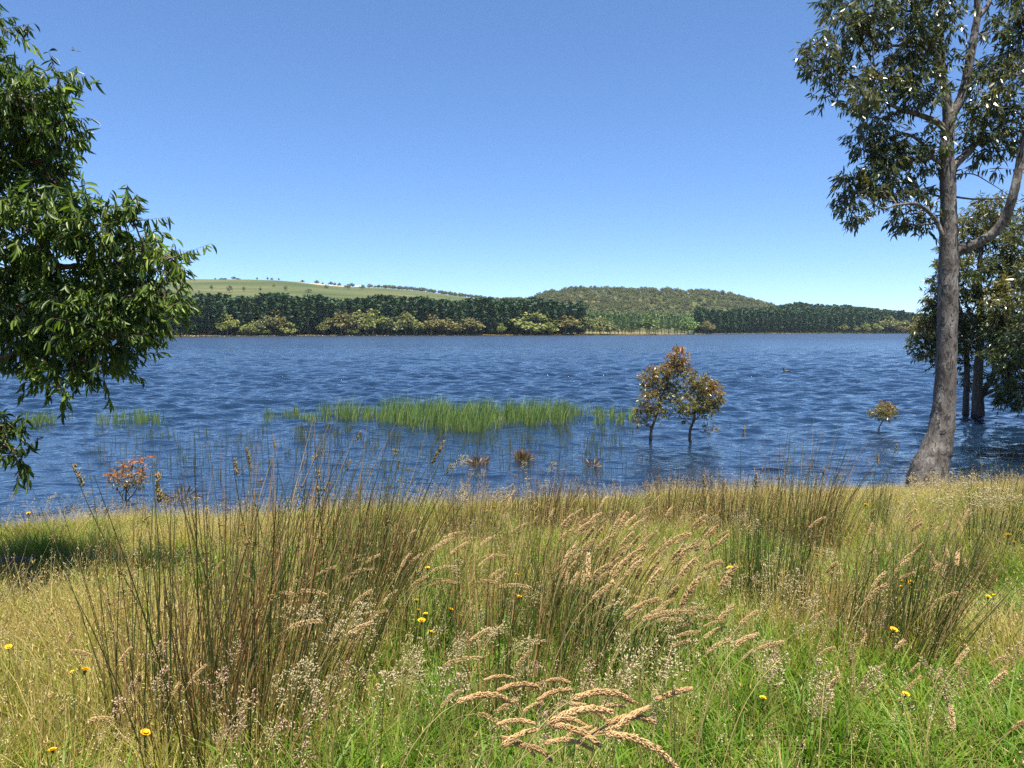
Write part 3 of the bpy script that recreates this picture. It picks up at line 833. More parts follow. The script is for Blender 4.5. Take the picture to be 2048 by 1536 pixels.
# ------------------------------------------------------------------ trees on the near side
def build_tree(name, label, cat, base, limbs, blobs, d0, leafspec, bark, leafmat, group=None, sides=14, solid_leaves=0):
    """limbs: px polylines [(u, v, depth, radius m)...]; blobs: (u, v, ru, rv, n, hue[, depth])"""
    e = obj(name, None, loc=base); tag(e, label, cat, group)
    base = np.asarray(base)
    tr, leaf, twig = Acc(), Acc(), Acc()
    nodes = []
    for li, lm in enumerate(limbs):
        c = np.array([[*P(u, v, d), r] for (u, v, d, r) in lm])
        if li == 0: c[0, :3] = base + [0, 0, -.3] if c[0, 2] < base[2] + .6 else c[0, :3]
        q = smooth_path(c, max(8, 7 * len(lm)))
        tr.tube(q[:, :3] - base, np.maximum(q[:, 3] * leafspec.get('rs', 1), .004), sides if li == 0 else 9, .035)
        nodes.append(q)
    nodes = np.vstack(nodes)
    ML, BL = [], []
    for b in blobs:
        u, v, ru, rv, n, hue = b[:6]
        n = int(n * leafspec.get('mult', 1) + .5)
        d = b[6] if len(b) > 6 else d0 + rng.normal() * ru / F_PX * d0 * .8
        c = P(u, v, d); r = np.array([ru, (ru + rv) * .5, rv]) / F_PX * d * leafspec.get('br', 1)
        # branch from the closest limb point that is not far above
        dist = np.linalg.norm(nodes[:, :3] - c, axis=1) + np.maximum(nodes[:, 2] - c[2], 0) * .8
        k = np.argmin(dist)
        br = min(nodes[k, 3] * .55, .012 + .02 * np.linalg.norm(nodes[k, :3] - c))
        if dist[k] > .12:
            tr.tube(curve_pts(nodes[k, :3], c, .06, 7, .04) - base, np.linspace(max(br, .006), .006, 7), 6)
        p, dirv = ball(n, c, r, .42)
        for j in range(min(7, n)):
            tr.tube(curve_pts(c, p[j], .04, 4, .05) - base, np.linspace(.008, .003, 4) * leafspec.get('tw', 1), 4)
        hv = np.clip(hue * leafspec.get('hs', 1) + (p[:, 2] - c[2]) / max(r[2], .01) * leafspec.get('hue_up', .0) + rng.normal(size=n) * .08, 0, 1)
        m_, b_ = sprigs(None, twig, p - base, dirv * [1, 1, .7] + [0, 0, leafspec.get('up', .25)], leafspec['twig'], leafspec['n'], leafspec['ll'], leafspec['lw'], None, leafspec['down'], leafspec['out'], leafspec['rnd'], tr=leafspec.get('tr', .002))
        ML.append((m_, b_, np.repeat(hv, leafspec['n']), np.repeat(rng.random(n), leafspec['n']) * .5 + rng.random(len(b_)) * .5))
    Mx = np.concatenate([q[0] for q in ML]); Bx = np.concatenate([q[1] for q in ML]); Hx = np.concatenate([q[2] for q in ML]); Rx = np.concatenate([q[3] for q in ML])
    T = leafspec['tmpl']
    keep = np.ones(len(Bx), bool)
    if solid_leaves:
        wpos = Bx + base
        uu = 1024 + wpos[:, 0] / wpos[:, 1] * F_PX
        cand = np.where((uu > 30) & (uu < 420))[0]
        order = cand[np.argsort(wpos[cand, 1] - uu[cand] * .0045)][:solid_leaves]
        keep[order] = False
        shared = []
        for q in range(4):
            a = Acc(); a.inst(T[0], T[1], np.eye(3)[None], np.zeros((1, 3)), np.array([.3 + .2 * q]), .5, T[2])
            shared.append(a.mesh('leaf', M[leafmat], True))
        for q, i in enumerate(order):
            o = obj('leaf', shared[q % 4], e)
            m4 = np.eye(4); m4[:3, :3] = Mx[i]; m4[:3, 3] = Bx[i]
            o.matrix_basis = Matrix(m4.tolist())
    obj('trunk', tr.mesh('trunk', M[bark], True), e)
    leaf.inst(T[0], T[1], Mx[keep], Bx[keep], Rx[keep], Hx[keep], T[2])
    c = obj('crown', leaf.mesh('crown', M[leafmat], leafspec.get('smooth', False)), e); c['kind'] = 'stuff'
    obj('twigs', twig.mesh('twigs', M[bark]), e)['kind'] = 'stuff'
    return e

# wattle at the left edge, trunk out of the frame
D = 6.0
wx = P(-330, 800, D)[0]
wbase = (wx, D + .3, float(gz(wx, D + .3)))
build_tree('wattle_tree', 'leafy wattle with long drooping leaves filling the left edge', 'tree', wbase,
    [[(-330, 1500, 6.3, .13), (-320, 1000, 6.3, .11), (-300, 600, 6.3, .09), (-270, 200, 6.3, .06), (-250, -200, 6.3, .03)],
     [(-315, 850, 6.3, .06), (-150, 760, 6.1, .045), (0, 718, 5.9, .03), (60, 700, 5.9, .018), (150, 690, 5.8, .01)],
     [(-300, 600, 6.3, .06), (-150, 560, 6.1, .045), (50, 540, 6.0, .028), (200, 530, 5.9, .016), (330, 520, 5.8, .007)],
     [(-280, 300, 6.3, .05), (-120, 320, 6.1, .035), (40, 330, 6.0, .022), (140, 300, 6, .01)],
     [(-260, 60, 6.3, .04), (-120, 120, 6.1, .028), (20, 190, 6.0, .018), (120, 180, 6, .008)],
     [(-320, 1000, 6.3, .04), (-120, 920, 6.0, .022), (10, 880, 5.9, .01)]],
    # u, v, ru, rv, sprigs, hue, depth
    [(-23, 55, 34, 28, 12, .5, 5.9), (-120, 10, 60, 50, 20, .5), (-28, 110, 30, 30, 10, .5), (112, 152, 22, 14, 5, .5, 5.8),
     (32, 190, 70, 45, 36, .5), (-58, 210, 70, 60, 30, .5), (82, 240, 50, 45, 24, .5, 5.8), (2, 270, 80, 55, 40, .5), (112, 270, 22, 40, 9, .5, 5.7),
     (22, 350, 90, 55, 44, .5), (112, 370, 40, 40, 16, .5), (-58, 380, 80, 80, 40, .5), (142, 350, 16, 10, 3, .5),
     (58, 450, 110, 60, 54, .5), (188, 450, 60, 40, 24, .5), (268, 440, 26, 24, 8, .5, 5.7), (-32, 500, 80, 80, 40, .5),
     (128, 530, 110, 60, 54, .5), (238, 520, 55, 45, 24, .5), (293, 500, 30, 26, 8, .5), (340, 516, 24, 9, 5, .5, 5.7), (318, 540, 26, 20, 7, .5), (318, 615, 30, 16, 7, .5, 5.7),
     (38, 610, 110, 70, 56, .5), (178, 610, 80, 60, 40, .5, 5.7), (268, 590, 50, 45, 24, .5, 5.7), (278, 650, 40, 30, 14, .5), (218, 670, 55, 40, 22, .5, 5.6),
     (98, 690, 80, 40, 28, .5), (18, 680, 60, 40, 22, .5), (168, 720, 60, 36, 18, .5), (108, 745, 40, 30, 9, .5), (243, 705, 24, 24, 7, .5), (128, 780, 22, 16, 4, .5, 5.6), (203, 745, 26, 16, 5, .5), (-17, 735, 20, 24, 4, .5),
     (-7, 850, 34, 20, 9, .5, 5.6), (8, 890, 36, 26, 9, .5, 5.6), (38, 905, 22, 14, 4, .5, 5.6), (-12, 930, 24, 26, 5, .5, 5.6), (-62, 880, 50, 50, 14, .5),
     (-158, 300, 110, 160, 60, .5), (-162, 550, 110, 130, 60, .5), (-158, 100, 110, 110, 40, .5), (-288, -80, 200, 120, 60, .5), (-288, 350, 140, 200, 50, .5), (-458, 300, 160, 300, 70, .5), (-422, 650, 160, 150, 40, .5), (-170, -80, 90, 60, 30, .5)],
    D, dict(tmpl=LEAF_FOLD, twig=.22, n=13, ll=.098, lw=.0138, down=1.0, out=.5, rnd=.45, up=.2, smooth=True, tr=.0022, mult=1.7, br=.85), 'bark_wattle', 'wattle', solid_leaves=260)

# leaning gum at the water's edge
D = 11.9
gb = P(1852, 968, D); gb[2] = float(gz(gb[0], D))
build_tree('gum_tree', 'tall smooth barked gum with curved leaning trunk at the water edge', 'tree', tuple(gb),
    [[(1846, 985, D, .40), (1856, 950, D, .33), (1872, 900, D, .265), (1884, 850, D, .215), (1890, 780, D, .182), (1894, 680, D, .168), (1896, 580, D, .162), (1897, 500, D, .155), (1897, 420, D, .135), (1895, 345, D, .13), (1893, 300, D, .115), (1898, 235, D, .10), (1888, 170, D, .07), (1878, 120, D, .062), (1852, 72, D, .055), (1826, 10, D, .045), (1810, -60, D, .03), (1800, -140, D, .015)],
     [(1899, 238, D, .085), (1922, 195, D, .078), (1938, 130, D, .070), (1950, 60, D, .062), (1955, 20, D, .052), (1950, -60, D, .035), (1960, -140, D, .015)],
     [(1952, 40, D, .045), (1975, 12, D, .04), (1990, -30, D, .03), (2020, -90, D, .015)],
     [(1896, 525, D, .11), (1915, 503, D, .10), (1950, 488, D - .1, .092), (1985, 468, D - .2, .087), (2010, 435, D - .3, .082), (2026, 390, D - .4, .075), (2036, 345, D - .4, .068), (2046, 290, D - .4, .058), (2070, 200, D - .4, .045), (2110, 60, D - .4, .03), (2130, -60, D - .4, .015)],
     [(2036, 345, D - .4, .045), (2065, 318, D - .4, .035), (2120, 300, D - .4, .02)],
     [(1896, 352, D, .085), (1910, 330, D, .075), (1935, 305, D, .065), (1960, 270, D, .052), (1975, 225, D + .2, .045), (1990, 150, D + .3, .035), (2015, 60, D + .4, .025), (2030, -40, D + .4, .012)],
     [(1893, 262, D, .06), (1875, 245, D, .055), (1845, 232, D, .046), (1812, 222, D - .1, .036), (1785, 212, D - .2, .026), (1750, 195, D - .3, .014), (1700, 185, D - .4, .007)],
     [(1893, 335, D, .05), (1875, 322, D, .044), (1856, 308, D, .036), (1842, 285, D, .03), (1812, 268, D - .1, .022), (1775, 275, D - .2, .014), (1740, 300, D - .2, .007)],
     [(1885, 470, D - .1, .04), (1874, 445, D - .1, .038), (1858, 425, D - .2, .034), (1832, 408, D - .3, .028), (1795, 410, D - .4, .021), (1765, 417, D - .5, .015), (1735, 398, D - .6, .007)],
     [(1888, 395, D, .022), (1860, 388, D + .1, .016), (1838, 384, D + .1, .011), (1815, 398, D + .1, .006)],
     [(1905, 393, D, .02), (1945, 398, D + .1, .016), (1990, 398, D + .2, .012), (2030, 396, D + .2, .006)],
     [(1905, 350, D, .015), (1945, 348, D, .011), (1978, 365, D, .008), (2015, 388, D, .004)],
     [(1870, 110, D, .035), (1850, 98, D, .03), (1800, 92, D - .1, .024), (1755, 88, D - .2, .018), (1720, 60, D - .2, .012), (1680, 30, D - .3, .006)],
     [(1757, 90, D - .2, .018), (1748, 60, D - .2, .015), (1745, 0, D - .2, .01), (1730, -60, D - .2, .005)],
     [(1748, 135, D - .2, .016), (1746, 100, D - .2, .014), (1752, 80, D - .2, .012)],
     [(1886, 160, D + .1, .05), (1883, 80, D + .2, .045), (1880, 0, D + .2, .035), (1885, -80, D + .2, .015)]],
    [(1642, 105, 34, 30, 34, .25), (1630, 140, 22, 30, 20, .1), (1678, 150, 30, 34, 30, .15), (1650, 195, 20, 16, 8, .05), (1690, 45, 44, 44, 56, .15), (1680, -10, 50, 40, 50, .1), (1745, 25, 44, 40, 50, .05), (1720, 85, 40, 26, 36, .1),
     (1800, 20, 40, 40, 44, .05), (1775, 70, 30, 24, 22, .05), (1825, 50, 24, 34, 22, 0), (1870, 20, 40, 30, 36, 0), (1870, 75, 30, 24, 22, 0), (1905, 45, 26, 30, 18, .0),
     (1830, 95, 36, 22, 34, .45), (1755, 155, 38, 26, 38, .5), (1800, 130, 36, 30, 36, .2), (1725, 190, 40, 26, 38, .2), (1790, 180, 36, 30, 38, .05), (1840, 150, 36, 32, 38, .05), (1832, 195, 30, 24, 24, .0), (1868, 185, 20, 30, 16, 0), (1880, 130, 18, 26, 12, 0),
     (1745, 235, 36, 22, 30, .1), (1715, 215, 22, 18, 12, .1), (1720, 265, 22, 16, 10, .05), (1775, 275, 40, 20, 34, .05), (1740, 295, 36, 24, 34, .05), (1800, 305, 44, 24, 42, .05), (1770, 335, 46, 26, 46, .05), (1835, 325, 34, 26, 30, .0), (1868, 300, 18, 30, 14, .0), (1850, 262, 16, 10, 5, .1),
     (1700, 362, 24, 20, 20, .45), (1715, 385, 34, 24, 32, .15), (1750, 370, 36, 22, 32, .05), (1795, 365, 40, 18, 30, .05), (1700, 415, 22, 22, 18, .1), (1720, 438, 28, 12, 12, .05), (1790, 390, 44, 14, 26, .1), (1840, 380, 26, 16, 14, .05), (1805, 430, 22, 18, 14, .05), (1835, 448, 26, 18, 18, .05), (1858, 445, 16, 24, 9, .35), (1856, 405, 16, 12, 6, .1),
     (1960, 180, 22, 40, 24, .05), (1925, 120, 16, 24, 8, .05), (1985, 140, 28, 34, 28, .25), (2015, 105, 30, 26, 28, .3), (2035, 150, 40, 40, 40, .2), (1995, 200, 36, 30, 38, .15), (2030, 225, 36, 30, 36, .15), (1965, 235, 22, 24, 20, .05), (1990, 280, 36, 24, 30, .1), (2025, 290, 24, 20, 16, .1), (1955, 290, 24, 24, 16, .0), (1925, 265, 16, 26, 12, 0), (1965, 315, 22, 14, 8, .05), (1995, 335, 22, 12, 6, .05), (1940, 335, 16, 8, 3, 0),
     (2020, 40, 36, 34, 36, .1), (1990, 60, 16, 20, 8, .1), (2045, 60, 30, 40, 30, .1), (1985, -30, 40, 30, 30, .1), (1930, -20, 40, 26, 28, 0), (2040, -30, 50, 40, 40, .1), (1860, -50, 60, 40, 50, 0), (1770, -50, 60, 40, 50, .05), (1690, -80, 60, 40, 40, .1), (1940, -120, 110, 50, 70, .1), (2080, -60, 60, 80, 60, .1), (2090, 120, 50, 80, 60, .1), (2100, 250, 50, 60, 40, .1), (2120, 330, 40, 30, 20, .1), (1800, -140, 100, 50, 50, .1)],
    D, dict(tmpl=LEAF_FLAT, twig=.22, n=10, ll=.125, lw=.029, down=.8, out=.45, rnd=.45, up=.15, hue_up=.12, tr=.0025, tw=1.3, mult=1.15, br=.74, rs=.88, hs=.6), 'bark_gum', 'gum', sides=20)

# flooded trees behind it
spec_b = dict(tmpl=LEAF_FLAT, twig=.28, n=12, ll=.15, lw=.034, down=.7, out=.5, rnd=.5, up=.2, hue_up=.22, tr=.003, tw=1.5, mult=2.7, br=.85, hs=.6)
D = 21.4
b0 = P(1956, 834, D); b0[2] = -.25
build_tree('flooded_gum', 'dark forked gum standing in the lake behind the leaning trunk', 'tree', tuple(b0),
    [[(1957, 850, D, .2), (1956, 815, D, .17), (1955, 790, D, .15), (1957, 740, D, .125), (1960, 690, D, .11), (1962, 620, D, .09), (1958, 550, D, .07), (1965, 480, D, .05), (1975, 430, D, .025)],
     [(1958, 800, D, .1), (1968, 780, D, .09), (1985, 755, D, .07), (1995, 700, D, .055), (2005, 640, D, .045), (2015, 560, D, .03), (2010, 480, D, .015)],
     [(1966, 790, D, .06), (1990, 780, D - .2, .05), (2020, 778, D - .3, .04), (2050, 790, D - .4, .02)],
     [(1960, 680, D, .05), (1945, 640, D, .04), (1925, 590, D, .03), (1900, 540, D, .02), (1890, 500, D, .01)]],
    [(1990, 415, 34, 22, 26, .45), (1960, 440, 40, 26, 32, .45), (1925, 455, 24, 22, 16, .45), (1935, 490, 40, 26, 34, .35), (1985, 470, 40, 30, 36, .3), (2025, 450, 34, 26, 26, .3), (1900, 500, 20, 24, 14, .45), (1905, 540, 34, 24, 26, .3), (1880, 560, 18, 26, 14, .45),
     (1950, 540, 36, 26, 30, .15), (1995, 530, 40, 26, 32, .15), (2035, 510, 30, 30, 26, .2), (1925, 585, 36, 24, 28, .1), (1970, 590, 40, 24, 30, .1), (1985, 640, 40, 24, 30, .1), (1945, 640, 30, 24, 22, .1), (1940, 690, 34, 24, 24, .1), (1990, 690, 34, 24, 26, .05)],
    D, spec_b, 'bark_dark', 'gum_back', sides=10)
D = 21.9
b0 = P(1932, 829, D); b0[2] = -.25
build_tree('flooded_gum', 'thin straight stemmed flooded gum close beside the leaning trunk, leaves showing on both sides', 'tree', tuple(b0),
    [[(1932, 845, D, .11), (1932, 800, D, .09), (1934, 740, D, .08), (1930, 680, D, .065), (1920, 620, D, .05), (1905, 560, D, .03), (1890, 520, D, .015)],
     [(1931, 700, D, .03), (1905, 690, D, .025), (1870, 680, D, .018), (1840, 690, D, .008)]],
    [(1868, 600, 14, 24, 14, .45), (1862, 640, 20, 22, 18, .6), (1880, 660, 22, 26, 22, .3), (1850, 665, 20, 18, 14, .4), (1838, 688, 20, 12, 12, .45), (1862, 700, 22, 20, 16, .3), (1880, 720, 16, 20, 10, .2), (1850, 712, 14, 10, 6, .4), (1878, 610, 18, 26, 16, .3), (1925, 660, 24, 26, 20, .4), (1930, 725, 26, 22, 16, .2), (1925, 760, 14, 10, 5, .1)],
    D, spec_b, 'bark_dark', 'gum_back', sides=8)
D = 20.0
b0 = P(2100, 845, D); b0[2] = -.2
build_tree('flooded_gum', 'dense dark gum hanging to the water at the right edge', 'tree', tuple(b0),
    [[(2100, 870, D, .2), (2100, 800, D, .17), (2090, 700, D, .13), (2070, 600, D, .1), (2060, 500, D, .06), (2050, 440, D, .03)],
     [(2095, 760, D, .07), (2060, 740, D, .05), (2030, 735, D, .03), (2010, 740, D, .015)]],
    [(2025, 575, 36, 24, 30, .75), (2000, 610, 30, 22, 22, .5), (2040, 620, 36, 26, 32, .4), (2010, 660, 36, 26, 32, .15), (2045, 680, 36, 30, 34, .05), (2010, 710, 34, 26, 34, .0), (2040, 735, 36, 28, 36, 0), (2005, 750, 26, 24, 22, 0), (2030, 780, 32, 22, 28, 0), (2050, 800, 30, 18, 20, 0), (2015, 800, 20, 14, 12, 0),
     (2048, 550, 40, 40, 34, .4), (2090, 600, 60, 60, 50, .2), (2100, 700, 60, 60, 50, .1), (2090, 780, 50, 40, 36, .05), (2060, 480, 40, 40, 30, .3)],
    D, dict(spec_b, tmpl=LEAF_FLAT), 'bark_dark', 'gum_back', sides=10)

D = 14.2
bx_ = float(U2T(2230) * D); b0 = (bx_, D, float(gz(bx_, D)))
build_tree('bank_gum', 'gum just past the right frame edge shading the bank beside the leaning trunk', 'tree', b0,
    [[(2230, 1000, D, .2), (2226, 800, D, .16), (2215, 600, D, .12), (2190, 400, D, .07), (2180, 250, D, .03)]],
    [(2110, 560, 60, 60, 40, .2), (2180, 480, 90, 70, 60, .2), (2100, 680, 60, 50, 40, .1), (2200, 650, 90, 80, 60, .1), (2120, 420, 60, 60, 40, .3), (2280, 560, 90, 90, 50, .1), (2140, 790, 70, 40, 36, .0), (2250, 780, 80, 50, 36, 0), (2230, 330, 90, 80, 50, .2)],
    D, dict(spec_b, mult=2.0), 'bark_dark', 'gum_back', sides=10)
# saplings in the shallows
spec_s = dict(hs=.4, tmpl=LEAF_FLAT, twig=.12, n=9, ll=.075, lw=.022, down=.35, out=.6, rnd=.55, up=.45, hue_up=.10, tr=.0018, tw=.8, mult=2.6)
D = 16.9
b0 = P(1301, 879, D); b0[2] = -.2
build_tree('gum_sapling', 'taller gum sapling in the lake with red new leaves on top', 'sapling', tuple(b0),
    [[(1300, 890, D, .04), (1302, 865, D, .034), (1308, 845, D, .03), (1316, 820, D, .025), (1325, 790, D, .02), (1338, 755, D, .014), (1352, 715, D, .007)],
     [(1312, 835, D, .014), (1300, 815, D, .011), (1292, 790, D, .006)], [(1322, 800, D, .012), (1312, 775, D, .01), (1300, 755, D, .005)]],
    [(1358, 712, 16, 13, 26, .75), (1352, 735, 20, 15, 30, .45), (1368, 735, 8, 14, 8, .8), (1325, 745, 20, 14, 24, .35), (1296, 755, 16, 14, 20, .45), (1312, 775, 26, 15, 32, .15), (1342, 768, 20, 18, 26, .05), (1335, 795, 22, 18, 26, 0), (1298, 800, 20, 16, 22, .25), (1288, 822, 14, 14, 13, .3), (1308, 828, 18, 12, 16, .05), (1325, 825, 12, 10, 6, .0), (1283, 845, 10, 8, 5, .3), (1295, 850, 8, 6, 3, .1), (1366, 752, 12, 10, 8, .1)],
    D, spec_s, 'bark_dark', 'sapling', 'gum saplings in the shallows', sides=8)
D = 16.85
b0 = P(1380, 880, D); b0[2] = -.2
build_tree('gum_sapling', 'shorter bushy gum sapling in the lake right of the red topped one', 'sapling', tuple(b0),
    [[(1379, 890, D, .038), (1380, 865, D, .032), (1385, 848, D, .027), (1390, 825, D, .02), (1396, 795, D, .012), (1398, 770, D, .006)],
     [(1386, 845, D, .012), (1405, 825, D, .009), (1428, 800, D, .005)], [(1384, 852, D, .01), (1370, 838, D, .008), (1358, 818, D, .004)]],
    [(1396, 763, 18, 10, 17, .2), (1412, 772, 22, 12, 24, .4), (1432, 782, 14, 14, 16, .5), (1392, 785, 24, 13, 27, .1), (1425, 800, 20, 14, 22, .35), (1400, 808, 26, 14, 30, .08), (1372, 808, 20, 14, 22, .0), (1358, 820, 14, 10, 10, .0), (1385, 825, 24, 9, 18, .0), (1418, 822, 18, 10, 12, .15), (1436, 812, 10, 10, 6, .3), (1378, 838, 14, 6, 4, .1), (1420, 858, 12, 3, 4, .4)],
    D, spec_s, 'bark_dark', 'sapling', 'gum saplings in the shallows', sides=8)
D = 18.4
b0 = P(1757, 862, D); b0[2] = -.15
build_tree('gum_sapling', 'tiny tilted gum sapling in open water near the leaning trunk', 'sapling', tuple(b0),
    [[(1756, 868, D, .018), (1758, 858, D, .016), (1762, 848, D, .013), (1767, 838, D, .011), (1768, 825, D, .007)], [(1758, 856, D, .006), (1752, 862, D, .004), (1748, 860, D, .003)]],
    [(1772, 815, 9, 8, 9, .65), (1766, 823, 14, 9, 17, .15), (1752, 831, 10, 6, 11, .15), (1778, 830, 11, 8, 12, .12), (1782, 819, 6, 6, 4, .6)],
    D, spec_s, 'bark_dark', 'sapling', sides=6)
D = 10.75
b0 = P(250, 1008, D); b0[2] = float(gz(b0[0], D)) - .05
build_tree('waterside_bush', 'small twiggy bush with reddish dry leaves at the waterline', 'bush', tuple(b0),
    [[(250, 1020, D, .014), (252, 990, D, .011), (258, 960, D, .008), (265, 930, D, .004)], [(250, 1005, D, .01), (236, 980, D, .008), (226, 955, D, .004)], [(252, 1005, D, .01), (272, 980, D, .008), (284, 950, D, .004)], [(254, 985, D, .006), (275, 940, D, .005), (288, 915, D, .003)]],
    [(250, 975, 26, 14, 16, .0), (235, 962, 16, 12, 12, .25), (262, 955, 20, 14, 18, .3), (282, 962, 13, 14, 10, .1), (265, 932, 14, 10, 11, .55), (224, 947, 10, 5, 5, .7), (285, 918, 10, 4, 5, .8), (245, 945, 14, 9, 8, .35), (290, 945, 8, 8, 4, .5)],
    D, dict(spec_s, ll=.055, lw=.017, n=7, mult=1.25, hs=1.0, tw=1.2), 'bark_dark', 'sapling', sides=6)

# ------------------------------------------------------------------ reeds and stems in the water
def stem_field(name, spots, mat, label, cat, w=(.004, .009), blade=True):
    """spots: rows (x, y, height, lean)"""
    a = Acc()
    sp_ = np.array(spots)
    n = len(sp_)
    t = np.linspace(0, 1, 4)
    th = rng.uniform(0, 2 * np.pi, n); ln = sp_[:, 3] * rng.uniform(.3, 1.4, n)
    dx = np.abs(np.cos(th)) * ln * rng.choice([1, 1, 1, -.6], n); dy = np.sin(th) * ln
    H = sp_[:, 2]; W = rng.uniform(*w, n)
    c = np.stack([sp_[:, 0, None] + (dx * H)[:, None] * t ** 1.8, sp_[:, 1, None] + (dy * H)[:, None] * t ** 1.8, -.06 + (H[:, None] + .06) * t], -1)
    ang_ = rng.uniform(-.6, .6, n)
    sd = np.stack([np.cos(ang_), np.sin(ang_), 0 * ang_], -1)[:, None] * W[:, None, None] * np.array([.8, 1, .75, .1])[None, :, None]
    V = np.stack([c - sd, c + sd], 2).reshape(-1, 3)
    F = np.array([(2 * i, 2 * i + 1, 2 * i + 3, 2 * i + 2) for i in range(3)])
    F = (F[None] + (np.arange(n) * 8)[:, None, None]).reshape(-1, 4)
    tint = np.zeros((n, 8, 3)); tint[:, :, 0] = rng.random(n)[:, None]; tint[:, :, 1] = np.repeat(t, 2)[None]; tint[:, :, 2] = .5
    a.add(V, F, tint.reshape(-1, 3))
    return tag(obj(name, a.mesh(name, M[mat])), label, cat, kind='stuff')

def water_d(v): return CAM_H * F_PX / (v - 661)
spots = []
def reed_patch(u0, u1, v0, v1, n, h0, h1, lean=.25):
    if n > 150:      # ragged: many small clumps, each with its own height
        for _ in range(n // 14):
            c = random.uniform(u0, u1); vc = random.uniform(v0, v1); k = random.uniform(.65, 1.12); w = random.uniform(5, 16)
            reed_patch(c - w, c + w, vc - 3, vc + 3, random.randint(6, 24), h0 * k, h1 * k, random.uniform(.15, .5))
        return
    for _ in range(n):
        u = random.gauss((u0 + u1) / 2, (u1 - u0) * .30); v = random.gauss((v0 + v1) / 2, (v1 - v0) * .28)
        e = 1 - min(1.5, abs((u - (u0 + u1) / 2) / ((u1 - u0) / 2))) ** 2
        d = water_d(v)
        spots.append((U2T(u) * d, d, random.uniform(h0 * .7, h1) * (.75 + .25 * e), lean))
reed_patch(790, 1000, 830, 864, 1100, .42, .72); reed_patch(900, 1130, 828, 852, 800, .4, .70); reed_patch(640, 740, 826, 842, 330, .30, .52)
reed_patch(720, 860, 830, 848, 330, .25, .5); reed_patch(1010, 1140, 825, 842, 360, .3, .55); reed_patch(1130, 1180, 825, 845, 90, .3, .5); reed_patch(1190, 1275, 828, 850, 230, .3, .5)
reed_patch(525, 660, 830, 848, 260, .22, .42); reed_patch(850, 960, 845, 866, 320, .3, .5)
for k in range(24):
    c = random.uniform(640, 1120); reed_patch(c - 14, c + 14, 828, 846, 26, .45, .74, .3)
stem_field('reed_bed', spots, 'reed', 'bed of fresh green reeds standing in the shallow lake', 'reeds')
spots = []
reed_patch(30, 180, 838, 852, 190, .2, .42); reed_patch(232, 330, 838, 850, 100, .22, .45); reed_patch(262, 285, 838, 850, 40, .3, .48)
for k in range(10):
    c = random.uniform(20, 320); reed_patch(c - 10, c + 10, 840, 852, 14, .25, .45)
stem_field('sparse_reeds', spots, 'reed', 'sparse line of green reeds in the water near the wattle leaves', 'reeds')
spots = []
for k in range(260):
    c = random.uniform(180, 1260); vv = random.choice([random.uniform(862, 905), random.uniform(880, 960)])
    nn = random.choice([1, 2, 3, 5, 7])
    reed_patch(c - 16, c + 16, vv - 5, vv + 5, nn, .10, .34, .12)
reed_patch(520, 1270, 858, 885, 330, .1, .3, .1); reed_patch(1130, 1270, 870, 960, 60, .1, .3, .1); reed_patch(1450, 1560, 845, 860, 14, .1, .2, .1)
stem_field('emergent_stems', spots, 'reed_dark', 'thin dark stems scattered through the shallows', 'reeds', w=(.0035, .006))

def sedge_tuft(u, v, h, r, label, n=70, mat='rush_brown'):
    d = water_d(v); a = Acc(); c = np.array([U2T(u) * d, d, 0])
    for k in range(n):
        th = random.uniform(0, 6.28); q = r * math.sqrt(random.random())
        b = np.array([q * math.cos(th), q * math.sin(th), -.08]); hh = h * random.uniform(.55, 1.05)
        tip = b + [q * .5 * math.cos(th) + random.gauss(0, .06), q * .5 * math.sin(th) + random.gauss(0, .05), hh]
        a.tube(curve_pts(b, tip, -.02, 4, .02), [.006, .005, .004, .0015], 3)
    base = Acc()
    p, dv = ball(60, [0, 0, .03], [r * 1.1, r * 1.1, .05])
    base.inst(LEAF_FLAT[0], LEAF_FLAT[1], frames(dv + [0, 0, .3], .02, .14), p, None, .5, LEAF_FLAT[2])
    e = obj('sedge_tuft', None, loc=c); tag(e, label, 'tuft', 'dead sedge tufts in the shallows')
    obj('stems', a.mesh('stems', M[mat]), e)['kind'] = 'stuff'; obj('dead_leaves', base.mesh('dead_leaves', M['rush_brown']), e)['kind'] = 'stuff'
sedge_tuft(957, 932, .29, .15, 'brown sedge tuft with matted straw base, nearest the green reeds')
sedge_tuft(1046, 921, .30, .13, 'dark upright sedge tuft in the water, tallest of the three', 110)
sedge_tuft(1187, 938, .10, .09, 'smallest dead tuft barely above the water')
sedge_tuft(352, 1000, .16, .22, 'low dead brown tuft at the waterline right of the bush', 60)

# ------------------------------------------------------------------ meadow grass
def noise2(x, y, s=1.0, k=0):
    return (np.sin(1.3 * s * x + 2.1 * np.sin(.9 * s * y + k) + k) + np.sin(1.7 * s * y + 1.6 * np.sin(1.1 * s * x + 2 * k) + 1.7 * k)) / 2

def scatter_xy(n, y0=.4, y1=14.0, margin=2.6):
    out = []
    while len(out) < n:
        y = random.uniform(y0, y1); x = random.uniform(-11, 12)
        if abs(x) > .74 * y + margin: continue
        if y > y_shore(x) + .05: continue
        if random.random() > min(1.0, 1.2 - .05 * y): continue
        out.append((x, y))
    return np.array(out)

